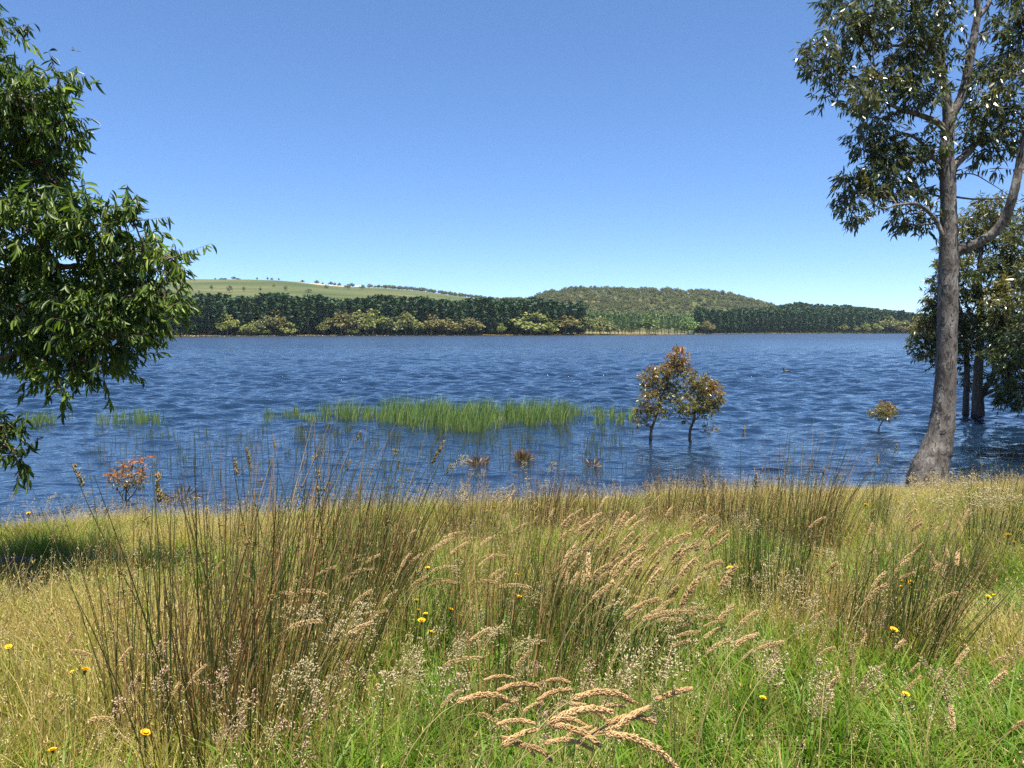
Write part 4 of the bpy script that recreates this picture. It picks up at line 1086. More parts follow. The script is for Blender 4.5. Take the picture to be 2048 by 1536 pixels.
def grass_layer(name, n, meshes, label, smin, smax, fn, far_wide=1.0):
    xy = scatter_xy(n)
    w = fn(xy[:, 0], xy[:, 1])
    xy = xy[rng.random(len(xy)) < w]
    k = len(xy)
    z = gz(xy[:, 0], xy[:, 1])
    dist = (y_shore(xy[:, 0]) - xy[:, 1])
    keep = dist > .03
    s = rng.uniform(smin, smax, k) * np.clip(.45 + dist * .6, .45, 1)
    rot = np.stack([rng.normal(0, .1, k), rng.normal(.06, .1, k), rng.uniform(0, 6.28, k)], -1)
    sc = np.stack([s * 1.1, s * 1.1, s * rng.uniform(.8, 1.2, k)], -1)
    gn_scatter(name, np.stack([xy[:, 0], xy[:, 1], z], -1)[keep], rot[keep], sc[keep], rng.integers(0, len(meshes), k)[keep], meshes, label, 'grass')

def lushness(x, y):
    l = .45 + .35 * noise2(x, y, 1.0, 2.0)
    l = l + .6 * np.exp(-((x - 1.3) ** 2 / 2.6 + (y - 3.0) ** 2 / 2.2)) + .3 * np.exp(-((x + .3) ** 2 / .5 + (y - 3.9) ** 2 / .8)) - .35 * np.exp(-((x + 2.2) ** 2 / 1.2 + (y - 4.6) ** 2 / .9)) - .3 * np.clip((y - 7.5) / 3, 0, 1)
    return np.clip(l, .05, 1)

TILE = .5
def tile_mesh(seed, kinds):
    """a patch of turf, kinds = (count, hmin, hmax, width, lean, curve, material slot)"""
    g = np.random.default_rng(seed); a = Acc()
    seg = 3; t = np.linspace(0, 1, seg + 1)
    prof = np.clip(1.05 - t ** 1.7, .06, 1)
    for (n, h0, h1, w0, lean, cv, slot) in kinds:
        nc = max(4, n // 16)
        cc = g.uniform(-TILE * .56, TILE * .56, (nc, 2)); ch = g.uniform(.65, 1.25, nc); ct = g.random(nc)
        k = g.integers(0, nc, n)
        b = cc[k] + g.normal(size=(n, 2)) * .035
        h = g.uniform(h0, h1, n) * ch[k]
        ld = g.normal(size=(n, 2)) * lean + (b - cc[k]) * lean * 9 + np.array([.10, 0])
        w = w0 * g.uniform(.6, 1.35, n)
        f = t * (1 - cv) + cv * t ** 2.4
        c = np.zeros((n, seg + 1, 3))
        c[:, :, :2] = b[:, None] + ld[:, None] * h[:, None, None] * f[None, :, None]
        c[:, :, 2] = -.02 + h[:, None] * (t[None] - .3 * cv * np.minimum(np.hypot(ld[:, 0], ld[:, 1]), 1.2)[:, None] * t[None] ** 3)
        wd = g.uniform(0, 2 * np.pi, n)
        sd = np.stack([np.cos(wd), np.sin(wd), 0 * wd], -1)[:, None] * (w / 2)[:, None, None] * prof[None, :, None]
        V = np.stack([c - sd, c + sd], 2).reshape(-1, 3)
        F = np.array([(2 * i, 2 * i + 1, 2 * i + 3, 2 * i + 2) for i in range(seg)])
        F = (F[None] + (np.arange(n) * 2 * (seg + 1))[:, None, None]).reshape(-1, 4)
        tint = np.zeros((n, 2 * (seg + 1), 3)); tint[:, :, 0] = (.5 * ct[k] + .5 * g.random(n))[:, None]; tint[:, :, 1] = np.repeat(t, 2)[None]; tint[:, :, 2] = .5
        a.add(V, F, tint.reshape(-1, 3), slot)
        if slot == 0:   # small pale panicles above the turf
            q = g.choice(n, 15, replace=False)
            for i in q:
                p0_ = np.array([b[i, 0], b[i, 1], 0]); hh = g.uniform(.28, .5); ln_ = g.normal(size=2) * .1 + [.06, 0]
                tp = p0_ + [ln_[0], ln_[1], hh]
                a.tube(np.array([p0_, (p0_ + tp) / 2 + [-.01, 0, .01], tp]), [.0011, .0009, .0006], 3, rnd=.9, mat=2)
                m_ = 9
                tt = g.random(m_) * .10
                pp = tp - np.stack([0 * tt, 0 * tt, tt], -1) + g.normal(size=(m_, 3)) * (.004 + .09 * tt[:, None]) * [1, 1, .3]
                Dd = g.normal(size=(m_, 3)) * .5 + [.3, 0, .5]
                Dd = nrm(Dd); X_ = nrm(np.cross(Dd, g.normal(size=Dd.shape))); Z_ = np.cross(X_, Dd)
                a.inst(OCTA[0], OCTA[1], np.stack([X_ * .0022, Dd * .012, Z_ * .0022], -1), pp, g.random(m_), .5, OCTA[2], 3)
        if slot == 2:   # fine seed spikes on the straw
            q = g.choice(n, n // 5, replace=False)
            tip = c[q, -1]; dv = nrm(c[q, -1] - c[q, -2])
            X_ = nrm(np.cross(dv, g.normal(size=dv.shape))); Z_ = np.cross(X_, dv)
            L_ = g.uniform(.02, .05, len(q))[:, None]
            a.inst(OCTA[0], OCTA[1], np.stack([X_ * .0028, dv * L_, Z_ * .0028], -1), tip - dv * L_ * .5, g.uniform(.6, 1, len(q)), .5, OCTA[2], 2)
    return a.mesh('turf', [M['grass'], M['lush'], M['dry'], M['seed_pale']])
GS, LU, DR = (.09, .28, .0055, .4, .6, 0), (.10, .33, .0105, .5, .85, 1), (.16, .44, .0028, .32, .5, 2)
tiles = ([tile_mesh(600 + k, [(260, *GS), (520, *LU), (60, *DR)]) for k in range(4)] +
         [tile_mesh(620 + k, [(560, *GS), (170, *LU), (190, *DR)]) for k in range(5)] +
         [tile_mesh(640 + k, [(420, *GS), (40, *LU), (430, *DR)]) for k in range(4)])
pts, rot, scl, idx = [], [], [], []
for iy in range(-1, 30):
    for ix in range(-26, 28):
        x, y = (ix + .5) * TILE + random.uniform(-.06, .06), (iy + .5) * TILE + random.uniform(-.06, .06)
        if y < .2 or abs(x) > .74 * y + 3.2: continue
        e = float(y_shore(x)) - y
        if e < .12: continue
        l = float(lushness(np.array([x]), np.array([y]))[0]) + random.uniform(-.15, .15)
        k = random.randrange(4) if l > .62 else (4 + random.randrange(5) if l > .24 else 9 + random.randrange(4))
        sx = float(gz(x + .2, y) - gz(x - .2, y)) / .4; sy = float(gz(x, y + .2) - gz(x, y - .2)) / .4
        pts.append((x, y, float(gz(x, y)))); idx.append(k)
        # tilt with the slope; the turn stays a quarter so that patches meet
        q = random.randrange(4) * math.pi / 2
        rot.append(tuple((Matrix.Rotation(-math.atan(sx), 3, 'Y') @ Matrix.Rotation(math.atan(sy), 3, 'X') @ Matrix.Rotation(q, 3, 'Z')).to_euler()))
        h = random.uniform(.65, 1.25) * min(1.0, .5 + e * .35)
        if abs(x - 5.5) < .9 and 9.3 < y: h *= .45; idx[-1] = 9 + random.randrange(4)      # cropped orange turf by the trunk
        if -5.4 < x < -3.3 and 5.3 < y < 6.9: h *= .4      # trampled round the log
        if abs(x - 1.25) < .45 and y < 3.1: h *= .5
        scl.append((1.04, 1.04, h))
gn_scatter('meadow_grass', pts, rot, scl, idx, tiles, 'mixed green and straw coloured grass covering the bank', 'grass')

# ------------------------------------------------------------------ rush tussocks
def tussock_mesh(seed, n, h0, h1, r, lean, mat, name='stems', spl=.06, wind=.10):
    global rng
    keep = rng; rng = np.random.default_rng(seed)
    a = Acc(); hd = Acc()
    for k in range(n):
        th = rng.uniform(0, 6.28); q = r * math.sqrt(rng.random())
        b = np.array([q * math.cos(th), q * math.sin(th) * .8, -.03])
        h = rng.uniform(h0, h1) * (1 - .25 * rng.random() ** 2)
        ld = np.array([math.cos(th), math.sin(th)]) * q / r * lean + rng.normal(size=2) * lean * .45 + [wind, 0]
        t = np.linspace(0, 1, 5)
        pts = np.stack([b[0] + ld[0] * h * t ** 1.35, b[1] + ld[1] * h * t ** 1.35, b[2] + h * t * (1 - .12 * (ld @ ld) * t)], -1)
        rn = rng.random()
        a.tube(pts, np.array([.0026, .0025, .0022, .0017, .0006]) * rng.uniform(.8, 1.25), 3, rnd=rn)
        if rng.random() < spl:
            m = rng.integers(6, 14); f = rng.uniform(.72, .86)
            c = pts[3] * (1 - (f - .75) * 4) + pts[4] * (f - .75) * 4 if f > .75 else pts[3]
            D = rng.normal(size=(m, 3)) * .5 + [.3, 0, .7]
            hd.inst(OCTA[0], OCTA[1], frames(D, .003, .022), c + rng.normal(size=(m, 3)) * .008, None, .5, OCTA[2])
    rng = keep
    return a.mesh(name, M[mat]), (hd.mesh('flower_heads', M['spikelet']) if hd.v else None)

tus = {
    'tall': [tussock_mesh(700 + k, 135, .40, 1.36, .32, .23, 'rush', spl=.12, wind=.15) for k in range(3)],
    'green': [tussock_mesh(710 + k, 125, .45, 1.25, .24, .2, 'rush_green') for k in range(2)],
    'brown': [tussock_mesh(720 + k, 260, .30, .85, .34, .2, 'rush_brown') for k in range(2)],
}
def ground_at_px(u, v):
    d = 5.0
    for _ in range(40):
        z = float(gz(U2T(u) * d, d)); d = .5 * d + .5 * (CAM_H - z) * F_PX / max(v - 661, 20)
    return d
tl = [  # kind, u, v of the foot, height scale, width scale, label
    ('tall', 430, 1560, 1.12, 1.1, 'tall brown green rush clump nearest the viewer, lower left'),
    ('tall', 330, 1500, 1.1, 1.0, 'thinner rush clump at the outer edge of the lower left rushes'),
    ('tall', 560, 1450, 1.1, 1.15, 'dense leaning rush clump right behind the nearest one'),
    ('tall', 650, 1330, 1.15, 1.1, 'leaning rush clump with long stems crossing the water'),
    ('tall', 520, 1310, 1.1, 1.1, 'rush clump standing in the middle of the tall left rushes'),
    ('brown', 760, 1200, 1.15, 1.0, 'brown rush clump behind the leaning stems'),
    ('tall', 730, 1240, 1.0, 1.0, 'rush clump at the right end of the tall left rushes'),
    ('tall', 1040, 1480, .92, .9, 'dark rush clump in the lower middle beside the golden seed heads'),
    ('tall', 990, 1340, .9, .9, 'brown green rush clump in the middle of the bank'),
    ('green', 1150, 1330, .8, 1.0, 'green rush clump right of the middle brown one'),
    ('tall', 1100, 1260, .72, .9, 'rush clump behind the green one in the middle'),
    ('green', 1250, 1380, .62, 1.0, 'short leaning green rush clump among golden seed heads'),
    ('brown', 940, 1110, 1.0, .9, 'low brown rush clump near the shore, left of centre'),
    ('brown', 1090, 1090, 1.15, 1.1, 'brown rush clump at the shore under the sedge tufts'),
    ('brown', 1230, 1080, .9, 1.1, 'brown rush clump at the shore left of the saplings'),
    ('brown', 1360, 1070, .95, 1.1, 'brown rush clump at the shore before the sapling reflections'),
    ('brown', 1480, 1080, 1.0, 1.0, 'brown rush clump at the shore right of the sapling reflections'),
    ('green', 1495, 1235, .95, .55, 'sparse upright dark green rush clump with two very tall stems'),
    ('tall', 1600, 1110, 1.1, 1.1, 'dense dark rush clump against the water right of centre'),
    ('tall', 1640, 1125, .95, .9, 'rush clump touching the dense dark one on its right'),
    ('green', 1570, 1250, .82, .9, 'green rush clump in front of the dense dark one'),
    ('tall', 1790, 1370, .76, 1.0, 'rush clump on the right crossed by a fallen stem'),
    ('green', 1850, 1330, .75, .8, 'greener rush clump beside the fallen stem'),
    ('tall', 1690, 1300, .70, .8, 'thin rush clump left of the fallen stem'),
    ('green', 2010, 1130, .85, 1.0, 'green rush clump at the right edge under pale seed heads'),
    ('brown', 1930, 1210, .65, .8, 'grey brown withered clump on the right bank'),
    ('green', 1770, 1090, .75, .5, 'thin green stems below the leaning trunk'),
    ('green', 840, 1330, .62, .8, 'soft green rush clump near the yellow flowers'),
]
for k, (kd, u, v, hs, ws, lab) in enumerate(tl):
    d = ground_at_px(u, v); x = U2T(u) * d
    ms = tus[kd][k % len(tus[kd])]
    e = obj('rush_clump', None, loc=(x, d, float(gz(x, d))))
    e.rotation_euler = (0, 0, random.uniform(-.5, .5)); e.scale = (ws, ws, hs)
    tag(e, lab, 'rushes', 'rush clumps on the bank')
    obj('stems', ms[0], e)['kind'] = 'stuff'
    if ms[1] is not None: obj('flower_heads', ms[1], e)['kind'] = 'stuff'

# ------------------------------------------------------------------ single tall sedge stems
def solve_depth(u, v, H):
    """depth at which a tip H above the ground shows at pixel row v"""
    d = 3.5
    for _ in range(60):
        z = float(gz(U2T(u) * d, d)) + H
        d = .6 * d + .4 * max(.9, (CAM_H - z) * F_PX / max(v - 661, 30))
    return d
sed = [  # tip u, v, foot u offset, height, head size, label
    (141, 925, 130, 1.20, 1.2, 'leftmost tall sedge stem with a thick olive seed head before the water'),
    (303, 938, -30, 1.22, 1.2, 'tall straight sedge stem with olive head right of the small bush'),
    (462, 893, 80, 1.25, .8, 'slender sedge stem bending left, first of the stems over the water'),
    (490, 885, 60, 1.22, 1.0, 'sedge stem with two brown heads over the left water'),
    (543, 868, 50, 1.24, .9, 'sedge stem with pale head beside the brown headed ones'),
    (640, 880, -30, 1.20, .8, 'nearly upright sedge stem left of the leaning ones'),
    (722, 852, -130, 1.26, 1.1, 'long sedge stem leaning right with feathery olive head'),
    (700, 905, -120, 1.18, .8, 'sedge stem leaning alongside the long feathery one'),
    (795, 905, -60, 1.14, .8, 'sedge stem with brown head below the reeds'),
    (888, 872, -190, 1.24, 1.3, 'strongly leaning thick sedge stem with a big olive head'),
    (905, 910, -160, 1.16, .8, 'thin stem leaning right of the thick leaning sedge'),
    (1487, 852, 10, 1.12, 1.2, 'very tall dark sedge stem right of the saplings'),
    (1512, 940, 4, 1.00, .9, 'sedge stem close to the right of the very tall one'),
    (1404, 940, 60, 1.00, .8, 'slanting sedge stem under the sapling reflections'),
    (1756, 905, 8, .95, .9, 'upright sedge stem below the tiny sapling'),
    (1792, 885, -40, .97, .9, 'sedge stem leaning towards the leaning trunk'),
    (1646, 930, -10, .92, .7, 'sedge stem rising out of the dense dark rushes'),
]
sp_me = []
for q in range(3):
    g = np.random.default_rng(800 + q); keep = rng; rng = g
    a = Acc(); m = 46
    t = rng.random(m)
    Dd = np.stack([.25 + rng.normal(size=m) * .22, rng.normal(size=m) * .25, np.full(m, .9)], -1)
    p = np.stack([.006 + .014 * rng.random(m), rng.normal(size=m) * .006, -.02 + .11 * t], -1)
    a.inst(OCTA[0], OCTA[1], frames(Dd, .0032, .026), p, None, .5, OCTA[2]); rng = keep
    sp_me.append(a.mesh('seed_head', M['spikelet']))
for k, (u, v, du, H, hs, lab) in enumerate(sed):
    d = solve_depth(u, v, H)
    tip = P(u, v, d); fx = U2T(u + du) * d
    foot = np.array([fx, d + random.uniform(-.1, .2), 0]); foot[2] = float(gz(foot[0], foot[1]))
    e = obj('tall_sedge', None, loc=foot); tag(e, lab, 'sedge', 'tall sedge stems over the water', 'thing')
    t = np.linspace(0, 1, 9)[:, None]
    pts = (tip - foot) * t + np.array([-.04 * np.sign(du), 0, .02]) * (4 * t * (1 - t))
    a = Acc(); a.tube(pts, np.array([.0042, .0042, .004, .0038, .0035, .003, .0025, .0018, .0007]), 5, rnd=.2 + .03 * k)
    obj('stem', a.mesh('stem', M['rush_green'], True), e)
    dv = nrm(pts[7] - pts[6])
    for j in range(2 if k in (3, 9) else 1):
        h = obj('seed_head', sp_me[(k + j) % 3], e)
        at_ = pts[7] * (1 - .45 * j) + pts[6] * .45 * j
        h.matrix_basis = Matrix.Translation(Vector(at_)) @ Vector((0, 0, 1)).rotation_difference(Vector(dv)).to_matrix().to_4x4() @ Matrix.Diagonal((hs, hs, hs, 1))
# one bent green stem crossing the right rushes
a = Acc(); p0 = P(1645, 1265, 4.3); p1 = P(1885, 1105, 4.6)
a.tube(curve_pts(p0, p1, -.02, 7, .004) - p0, np.linspace(.0045, .0015, 7), 5, rnd=.1)
tag(obj('fallen_rush_stem', a.mesh('fallen_rush_stem', M['rush_green'], True), loc=p0), 'single green rush stem slanting across the right hand rushes', 'rush')

# ------------------------------------------------------------------ seed heads, panicles
def stalk_variant(seed, L=.62, arch=.5, head=.13, hr=.0095, kind='gold'):
    """stem and head meshes; returns (stem, head, head centre)"""
    global rng
    keep = rng; rng = np.random.default_rng(seed)
    n = 16; tot = L + head
    s = np.linspace(0, 1, n)
    ang_ = .10 + arch * np.clip((s - .25) / .75, 0, 1) ** 2.1 * 2.0 + .08 * s
    seg = tot / (n - 1)
    x = np.concatenate([[0], np.cumsum(np.sin(ang_[1:]) * seg)]); z = np.concatenate([[0], np.cumsum(np.cos(ang_[1:]) * seg)])
    path = np.stack([x, .012 * np.sin(s * 3), z], -1)
    a = Acc(); a.tube(path, np.linspace(.0019, .0009, n), 4, rnd=rng.random())
    h = Acc()
    def at(t):
        q = np.clip((L + head * t) / tot, 0, 1) * (n - 1); i = np.minimum(q.astype(int), n - 2); f = (q - i)[:, None]
        return path[i] * (1 - f) + path[i + 1] * f, nrm(path[i + 1] - path[i])
    if kind == 'gold':
        m = 420 if hr > .006 else 150; t = (np.arange(m) + rng.random(m)) / m; c, tg_ = at(t)
        prof = hr * np.clip(np.sin(np.pi * (t * .88 + .09)), .15, 1) ** .55 * (1 + .25 * np.sin(t * 40))
        rd = rng.normal(size=(m, 3)); rd = nrm(rd - (rd * tg_).sum(1)[:, None] * tg_)
        h.inst(OCTA[0], OCTA[1], frames(tg_ * .9 + rd * (.5 if hr > .006 else .9), .0016, .0105), c - tg_ * .004 + rd * (prof * .62)[:, None], None, .5, OCTA[2])
        mt = 'seed_gold' if hr > .006 else 'seed_tan'
    else:
        m = 18; t = np.linspace(0, .95, m); c, tg_ = at(t)
        for i in range(m):
            th = i * 2.4; br = .045 * (1 - t[i] * .75) * rng.uniform(.6, 1.1)
            rd = rng.normal(size=3); rd = nrm(rd - (rd @ tg_[i]) * tg_[i])
            e_ = c[i] + nrm(rd * .8 + tg_[i] * .8 + np.array([0, 0, -.2])) * br
            a.tube(np.array([c[i], e_]), [.0005, .0004], 3)
            k = rng.integers(2, 5)
            D = nrm(rd * .5 + tg_[i] * .6)[None] + rng.normal(size=(k, 3)) * .35 + [0, 0, -.3]
            h.inst(OCTA[0], OCTA[1], frames(D, .0024, .0135), np.repeat(e_[None], k, 0) + rng.normal(size=(k, 3)) * .005, None, .5, OCTA[2])
        mt = 'seed_pale' if kind == 'pale' else 'seed_pink'
    cc = at(np.array([.5]))[0][0]
    rng = keep
    return a.mesh('stem', M['stalk']), h.mesh('seed_head', M[mt]), cc

SV = {
    'arch': [stalk_variant(900 + k, L=.60, arch=.55 + .09 * k, head=.105 + .011 * k, hr=.0061 - .00004 * (k % 3)) for k in range(6)],
    'thin': [stalk_variant(910 + k, L=.62, arch=.42 + .1 * k, head=.085 + .012 * k, hr=.0041) for k in range(5)],
    'lean': [stalk_variant(920 + k, L=.60, arch=.22 + .08 * k, head=.06 + .014 * k, hr=.0043) for k in range(4)],
    'pale': [stalk_variant(940 + k, L=.55, arch=.15 + .1 * k, head=.13, kind='pale') for k in range(4)],
    'pink': [stalk_variant(960 + k, L=.55, arch=.12 + .08 * k, head=.12, kind='pink') for k in range(3)],
}
def stalk(kind, u, v, H, label, group, wind=0.0):
    name = {'arch': 'golden_seed_stalk', 'thin': 'fine_seed_stalk', 'lean': 'tan_seed_stalk', 'pale': 'pale_panicle', 'pink': 'pink_panicle'}[kind]
    d = solve_depth(u, v, H)
    ms = random.choice(SV[kind])
    rz = wind + random.gauss(0, .8 if kind not in ('arch', 'thin') else .5)
    hc = ms[2]; c = P(u, v, d)
    s = H / hc[2]
    off = Matrix.Rotation(rz, 3, 'Z') @ Vector(hc * s)
    x, y = c[0] - off.x, c[1] - off.y
    e = obj(name, None, loc=(x, y, float(gz(x, y)))); e.rotation_euler = (random.gauss(0, .06), random.gauss(0, .08), rz); e.scale = (s, s, s)
    tag(e, label, 'seed head', group, 'thing')
    obj('stem', ms[0], e); h_ = obj('seed_head', ms[1], e)
    if kind in ('pale', 'pink'): h_['kind'] = 'stuff'
big = [(1150, 1412), (1130, 1428), (1165, 1448), (1185, 1432), (1210, 1440), (1235, 1458), (1250, 1472), (1105, 1452), (1090, 1475), (1120, 1492), (1145, 1478), (1070, 1498), (1060, 1515), (1190, 1470), (1205, 1492), (1230, 1502), (1250, 1490), (1175, 1512), (1095, 1520), (1130, 1525), (985, 1382), (1010, 1395), (970, 1412), (1310, 1395), (1215, 1520), (1045, 1535), (1010, 1530)]
for u, v in big:
    stalk('arch', u, v, random.uniform(.42, .66), 'golden arching seed head in the thick bunch at the bottom middle', 'golden seed heads at the bottom middle', .15)
zones = [  # kind, n, u0, u1, v0, v1, H range, label, group
    ('thin', 18, 1245, 1440, 1195, 1275, (.55, .72), 'fine golden arching seed head in the band above the bright green grass', 'golden seed heads above the green grass'),
    ('thin', 7, 1410, 1530, 1250, 1330, (.5, .65), 'long arching seed head right of the golden band', 'seed heads right of the golden band'),
    ('lean', 30, 1120, 1230, 1040, 1190, (.58, .85), 'tan leaning seed head on the side of the hazy drift nearer the flower pair', 'tan drift near the flower pair'),
    ('lean', 30, 1230, 1340, 1040, 1190, (.58, .85), 'tan leaning seed head in the heart of the hazy drift behind the golden band', 'tan drift heart'),
    ('lean', 30, 1340, 1450, 1040, 1190, (.58, .85), 'tan leaning seed head on the side of the hazy drift nearer the tall dark sedge', 'tan drift near the tall sedge'),
    ('thin', 18, 820, 1010, 1060, 1170, (.55, .75), 'arched tan seed head right of the tall leaning sedge', 'tan seed heads left of the middle'),
    ('thin', 16, 560, 800, 1090, 1300, (.5, .7), 'curved seed head caught among the tall left rushes', 'seed heads among the left rushes'),
    ('lean', 34, 1660, 1960, 1030, 1200, (.5, .75), 'reddish tan seed head on the right bank below the leaning trunk', 'seed heads on the right bank'),
    ('lean', 16, 60, 480, 1090, 1420, (.35, .6), 'thin upright tan seed head in the left meadow', 'seed heads in the left meadow'),
    ('lean', 22, 1500, 2040, 1200, 1480, (.35, .6), 'thin seed head among the lower right grasses', 'seed heads at the lower right'),
    ('lean', 30, 1000, 1330, 985, 1060, (.55, .8), 'pale tan seed head against the water edge near the saplings', 'seed heads at the middle waterline'),
    ('thin', 10, 900, 1060, 1280, 1440, (.45, .6), 'arched seed head beside the dark middle rushes', 'seed heads beside the middle rushes'),
    ('pale', 46, 1800, 2046, 955, 1015, (.55, .85), 'pale feathery panicle lit before the shade at the right', 'pale panicles before the right shade'),
    ('pale', 40, 560, 800, 1180, 1400, (.4, .65), 'pale feathery panicle among the left rushes', 'pale panicles in the left rushes'),
    ('pale', 36, 800, 1100, 1080, 1420, (.4, .65), 'pale panicle in the middle of the bank by the yellow flowers', 'pale panicles in the middle'),
    ('pale', 44, 1130, 1420, 1080, 1400, (.4, .7), 'pale feathery panicle among the golden seed heads', 'pale panicles among golden heads'),
    ('pale', 40, 1420, 1660, 1020, 1420, (.4, .65), 'pale panicle around the green rushes right of the middle', 'pale panicles right of the middle'),
    ('pale', 26, 0, 330, 970, 1040, (.3, .55), 'whitish panicle along the left waterline', 'whitish panicles at the left waterline'),
    ('pink', 26, 250, 760, 1280, 1500, (.35, .6), 'pinkish loose panicle low in the left foreground', 'pinkish panicles at the lower left'),
    ('pink', 26, 900, 1300, 1300, 1520, (.35, .55), 'pinkish loose panicle low in the middle foreground', 'pinkish panicles at the lower middle'),
    ('pink', 26, 1450, 2040, 1120, 1500, (.35, .6), 'pinkish loose panicle in the right foreground', 'pinkish panicles at the right'),
    ('pale', 20, 900, 1120, 920, 1000, (.6, .9), 'whitish panicle rising against the water at the middle', 'whitish panicles over the middle water'),
]
for kd, n, u0, u1, v0, v1, hh, lab, grp in zones:
    for k in range(int(n * (.7 if kd in ('pale', 'pink') else 1))):
        stalk(kd, random.uniform(u0, u1), random.uniform(v0, v1), random.uniform(*hh), lab, grp, .1)

# ------------------------------------------------------------------ yellow flowers
def flower_meshes(seed):
    g = np.random.default_rng(seed); a = Acc()
    n = 18
    for ring, (rr, tilt) in enumerate(((.017, .25), (.012, .6))):
        for k in range(n):
            th = 2 * math.pi * k / n + ring * .17
            X_ = np.array([-math.sin(th), math.cos(th), 0]); Y_ = np.array([math.cos(th) * math.cos(tilt), math.sin(th) * math.cos(tilt), math.sin(tilt)])
            Mx = np.stack([X_ * .0052, Y_ * rr, np.cross(X_, Y_) * rr], -1)[None]
            t_ = leaf_tmpl([.4, .9, 1, .75], droop=.15)
            a.inst(t_[0], t_[1], Mx, np.array([[0, 0, .001 + .002 * ring]]), np.array([g.random()]), .5, t_[2])
    s = Acc(); s.tube([[0, 0, -.012], [0, 0, -.006], [0, 0, 0]], [.002, .0045, .0055], 8)
    return a.mesh('petals', M['petal']), s.mesh('calyx', M['flower_stem'])
FM = [flower_meshes(k) for k in range(2)]
fl = [
    (170, 1342, .42, 1.35, 'large yellow flower low on the left beside a smaller one'), (145, 1344, .42, .6, 'small yellow flower touching the large one on the left'), (17, 1295, .38, 1.0, 'yellow flower at the left frame edge'),
    (290, 1468, .35, 1.2, 'yellow flower in front of the nearest rush clump'), (105, 1502, .33, 1.0, 'lowest yellow flower at the bottom left'),
    (855, 1137, .45, 1.1, 'highest yellow flower of the group left of the middle'), (833, 1202, .42, 1.0, 'yellow flower topping the tight middle cluster'), (837, 1221, .42, .9, 'yellow flower second in the tight middle cluster'), (851, 1229, .42, .9, 'yellow flower on the right of the tight middle cluster'), (843, 1243, .42, 1.3, 'largest yellow flower of the tight middle cluster'), (901, 1220, .42, 1.0, 'yellow flower alone right of the tight middle cluster'), (863, 1265, .4, .8, 'lowest yellow flower of the middle cluster'),
    (1033, 1150, .4, .9, 'yellow flower above another in the middle rushes'), (1038, 1195, .42, 1.1, 'yellow flower below another in the middle rushes'), (1460, 1137, .45, 1.3, 'yellow flower left of the tall dark sedge stem'), (1803, 1163, .42, 1.0, 'upper orange yellow flower of the right hand trio'), (1803, 1174, .42, .9, 'lower orange yellow flower of the right hand trio'), (1823, 1166, .42, 1.3, 'widest yellow flower of the right hand trio'),
    (1976, 1195, .42, 1.1, 'yellow flower near the right frame edge'), (1988, 1191, .42, .6, 'tiny yellow flower beside the one near the right edge'), (1787, 1261, .4, 1.2, 'yellow flower below the right hand trio'), (1811, 1390, .3, 1.0, 'orange yellow flower deep in the lower right grass'), (1526, 1398, .32, 1.0, 'orange flower half hidden right of the golden seed heads'), (1635, 1110, .42, .9, 'yellow flower before the dense dark rushes'), (2016, 1071, .4, 1.4, 'larger yellow flower at the right under the shade'), (2028, 1085, .38, .9, 'smaller yellow flower at the right under the shade'),
    (1732, 1010, .35, 1.1, 'yellow flower on the orange patch below the tiny sapling'), (1830, 1020, .35, 1.0, 'yellow flower right at the foot of the leaning trunk'), (990, 1015, .4, 1.0, 'far yellow flower at the shore, middle of the bank'), (900, 1018, .4, .9, 'far yellow flower at the shore left of the middle'), (414, 1018, .3, .9, 'far yellow flower at the left shore by the dead tuft'), (57, 1027, .3, 1.1, 'far yellow flower at the left waterline')]
for k, (u, v, H, s, lab) in enumerate(fl):
    d = solve_depth(u, v, H); c = P(u, v, d)
    x, y = c[0] - .02, c[1] + .02
    foot = np.array([x, y, float(gz(x, y))])
    e = obj('yellow_flower', None, loc=foot); tag(e, lab, 'flower', 'yellow flowers in the grass')
    a = Acc(); a.tube(curve_pts([0, 0, 0], c - foot, 0, 6, .015), np.linspace(.0022, .0014, 6), 5)
    obj('stem', a.mesh('stem', M['flower_stem']), e)
    s *= 1.0 + max(0, d - 5) * .08
    for me, nm in zip(FM[k % 2], ('petals', 'calyx')):
        h = obj(nm, me, e, loc=c - foot); h.scale = (s, s, s); h.rotation_euler = (random.uniform(-.1, .45), random.gauss(0, .25), random.uniform(0, 6))
# ------------------------------------------------------------------ timber, bird, insect
d = ground_at_px(10, 1150)
p0 = P(-60, 1128, d); p1 = P(62, 1126, d + .1)
a = Acc(); L_ = np.linspace(0, 1, 9)[:, None]
a.tube(p0 * (1 - L_) + p1 * L_ - p0 + rng.normal(size=(9, 3)) * .006, np.array([.055, .06, .06, .058, .06, .057, .06, .055, .05]), 12, .06)
e = obj('fallen_log', None, loc=p0); tag(e, 'weathered grey log lying in the shade at the left edge', 'log')
obj('trunk', a.mesh('trunk', M['log'], True), e)
cap = Acc(); th = np.linspace(0, 2 * np.pi, 12, endpoint=False); ax_ = nrm(p1 - p0)
ring = np.stack([0 * th, np.cos(th) * .049, np.sin(th) * .049], -1) + (p1 - p0) + ax_ * .002
cap.add(np.vstack([ring, [(p1 - p0) + ax_ * .004]]), [(k, (k + 1) % 12, 12) for k in range(12)])
obj('cut_end', cap.mesh('cut_end', M['pale_wood']), e)
d = ground_at_px(1645, 1545)
p0 = P(1600, 1528, d - .1); p1 = P(1690, 1545, d)
a = Acc(); a.tube(p0 * (1 - L_) + p1 * L_ - p0, np.array([.012, .02, .024, .026, .027, .025, .024, .02, .01]) * .9, 10, .12)
tag(obj('driftwood_stick', a.mesh('driftwood_stick', M['pale_wood'], True), loc=p0), 'pale bleached stick lying in grass at the bottom right', 'stick')

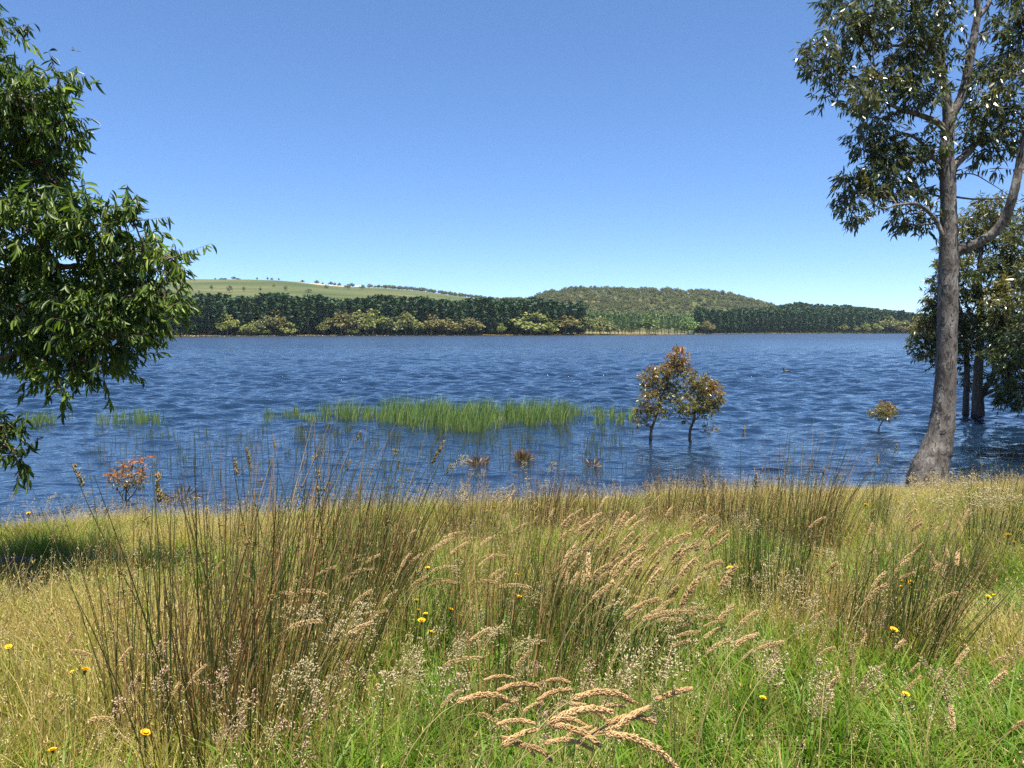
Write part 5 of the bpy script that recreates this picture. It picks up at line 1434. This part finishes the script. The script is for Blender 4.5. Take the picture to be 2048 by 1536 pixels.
d = water_d(745)
c = P(1574, 745, d)
e = obj('duck', None, loc=(c[0], d, .0)); e.rotation_euler = (0, 0, 2.9); tag(e, 'tiny dark waterbird floating far out right of the saplings', 'bird')
a = Acc()
a.tube(np.array([[-.22, 0, .1], [-.17, 0, .08], [-.08, 0, .07], [.04, 0, .07], [.13, 0, .09], [.17, 0, .13], [.19, 0, .2], [.20, 0, .25], [.23, 0, .285], [.27, 0, .28], [.29, 0, .275]]),
       np.array([.008, .04, .08, .09, .075, .045, .032, .03, .038, .03, .012]), 10)
obj('body', a.mesh('body', M['bird'], True), e)
a = Acc(); a.tube([[.285, 0, .275], [.32, 0, .268], [.345, 0, .266]], [.014, .011, .005], 6)
obj('bill', a.mesh('bill', M['insect'], True), e)

c = P(150, 101, 4.2)
e = obj('dragonfly', None, loc=c); e.rotation_euler = (0, .1, .15); tag(e, 'dragonfly hovering in the sky beside the wattle leaves', 'insect')
a = Acc(); a.tube(np.array([[-.018, 0, 0], [-.014, 0, 0], [-.008, 0, .001], [.0, 0, 0], [.03, 0, -.001]]), [.002, .0032, .0034, .0016, .001], 6)
obj('body', a.mesh('body', M['insect'], True), e)
for sy in (-1, 1):
    for fx in (-.008, -.002):
        a = Acc(); t_ = leaf_tmpl([.3, .7, 1, .9, .2])
        Y_ = nrm(np.array([.1, sy, .35])); X_ = np.array([1., 0, 0])
        a.inst(t_[0], t_[1], np.stack([X_ * .007, Y_ * .028, np.cross(X_, Y_) * .01], -1)[None], np.array([[fx, 0, .002]]))
        obj('wing', a.mesh('wing', M['wing']), e)

# ------------------------------------------------------------------ the air between here and the hills
a = Acc()
hv = np.array([[x, y, z] for z in (-5, 125) for (x, y) in ((-2400, -75), (2400, -75), (2400, 2100), (-2400, 2100))], float)
a.add(hv, [(3, 2, 1, 0), (4, 5, 6, 7), (0, 1, 5, 4), (1, 2, 6, 5), (2, 3, 7, 6), (3, 0, 4, 7)])
hm = bpy.data.materials.new('haze'); hm.use_nodes = True
hm.node_tree.nodes.remove(hm.node_tree.nodes['Principled BSDF'])
pv = hm.node_tree.nodes.new('ShaderNodeVolumePrincipled')
pv.inputs['Color'].default_value = (.62, .80, 1.0, 1); pv.inputs['Density'].default_value = .00006
hm.node_tree.links.new(pv.outputs[0], hm.node_tree.nodes['Material Output'].inputs['Volume'])
tag(obj('haze', a.mesh('haze', hm)), 'thin summer haze over the lake', 'haze', kind='stuff')
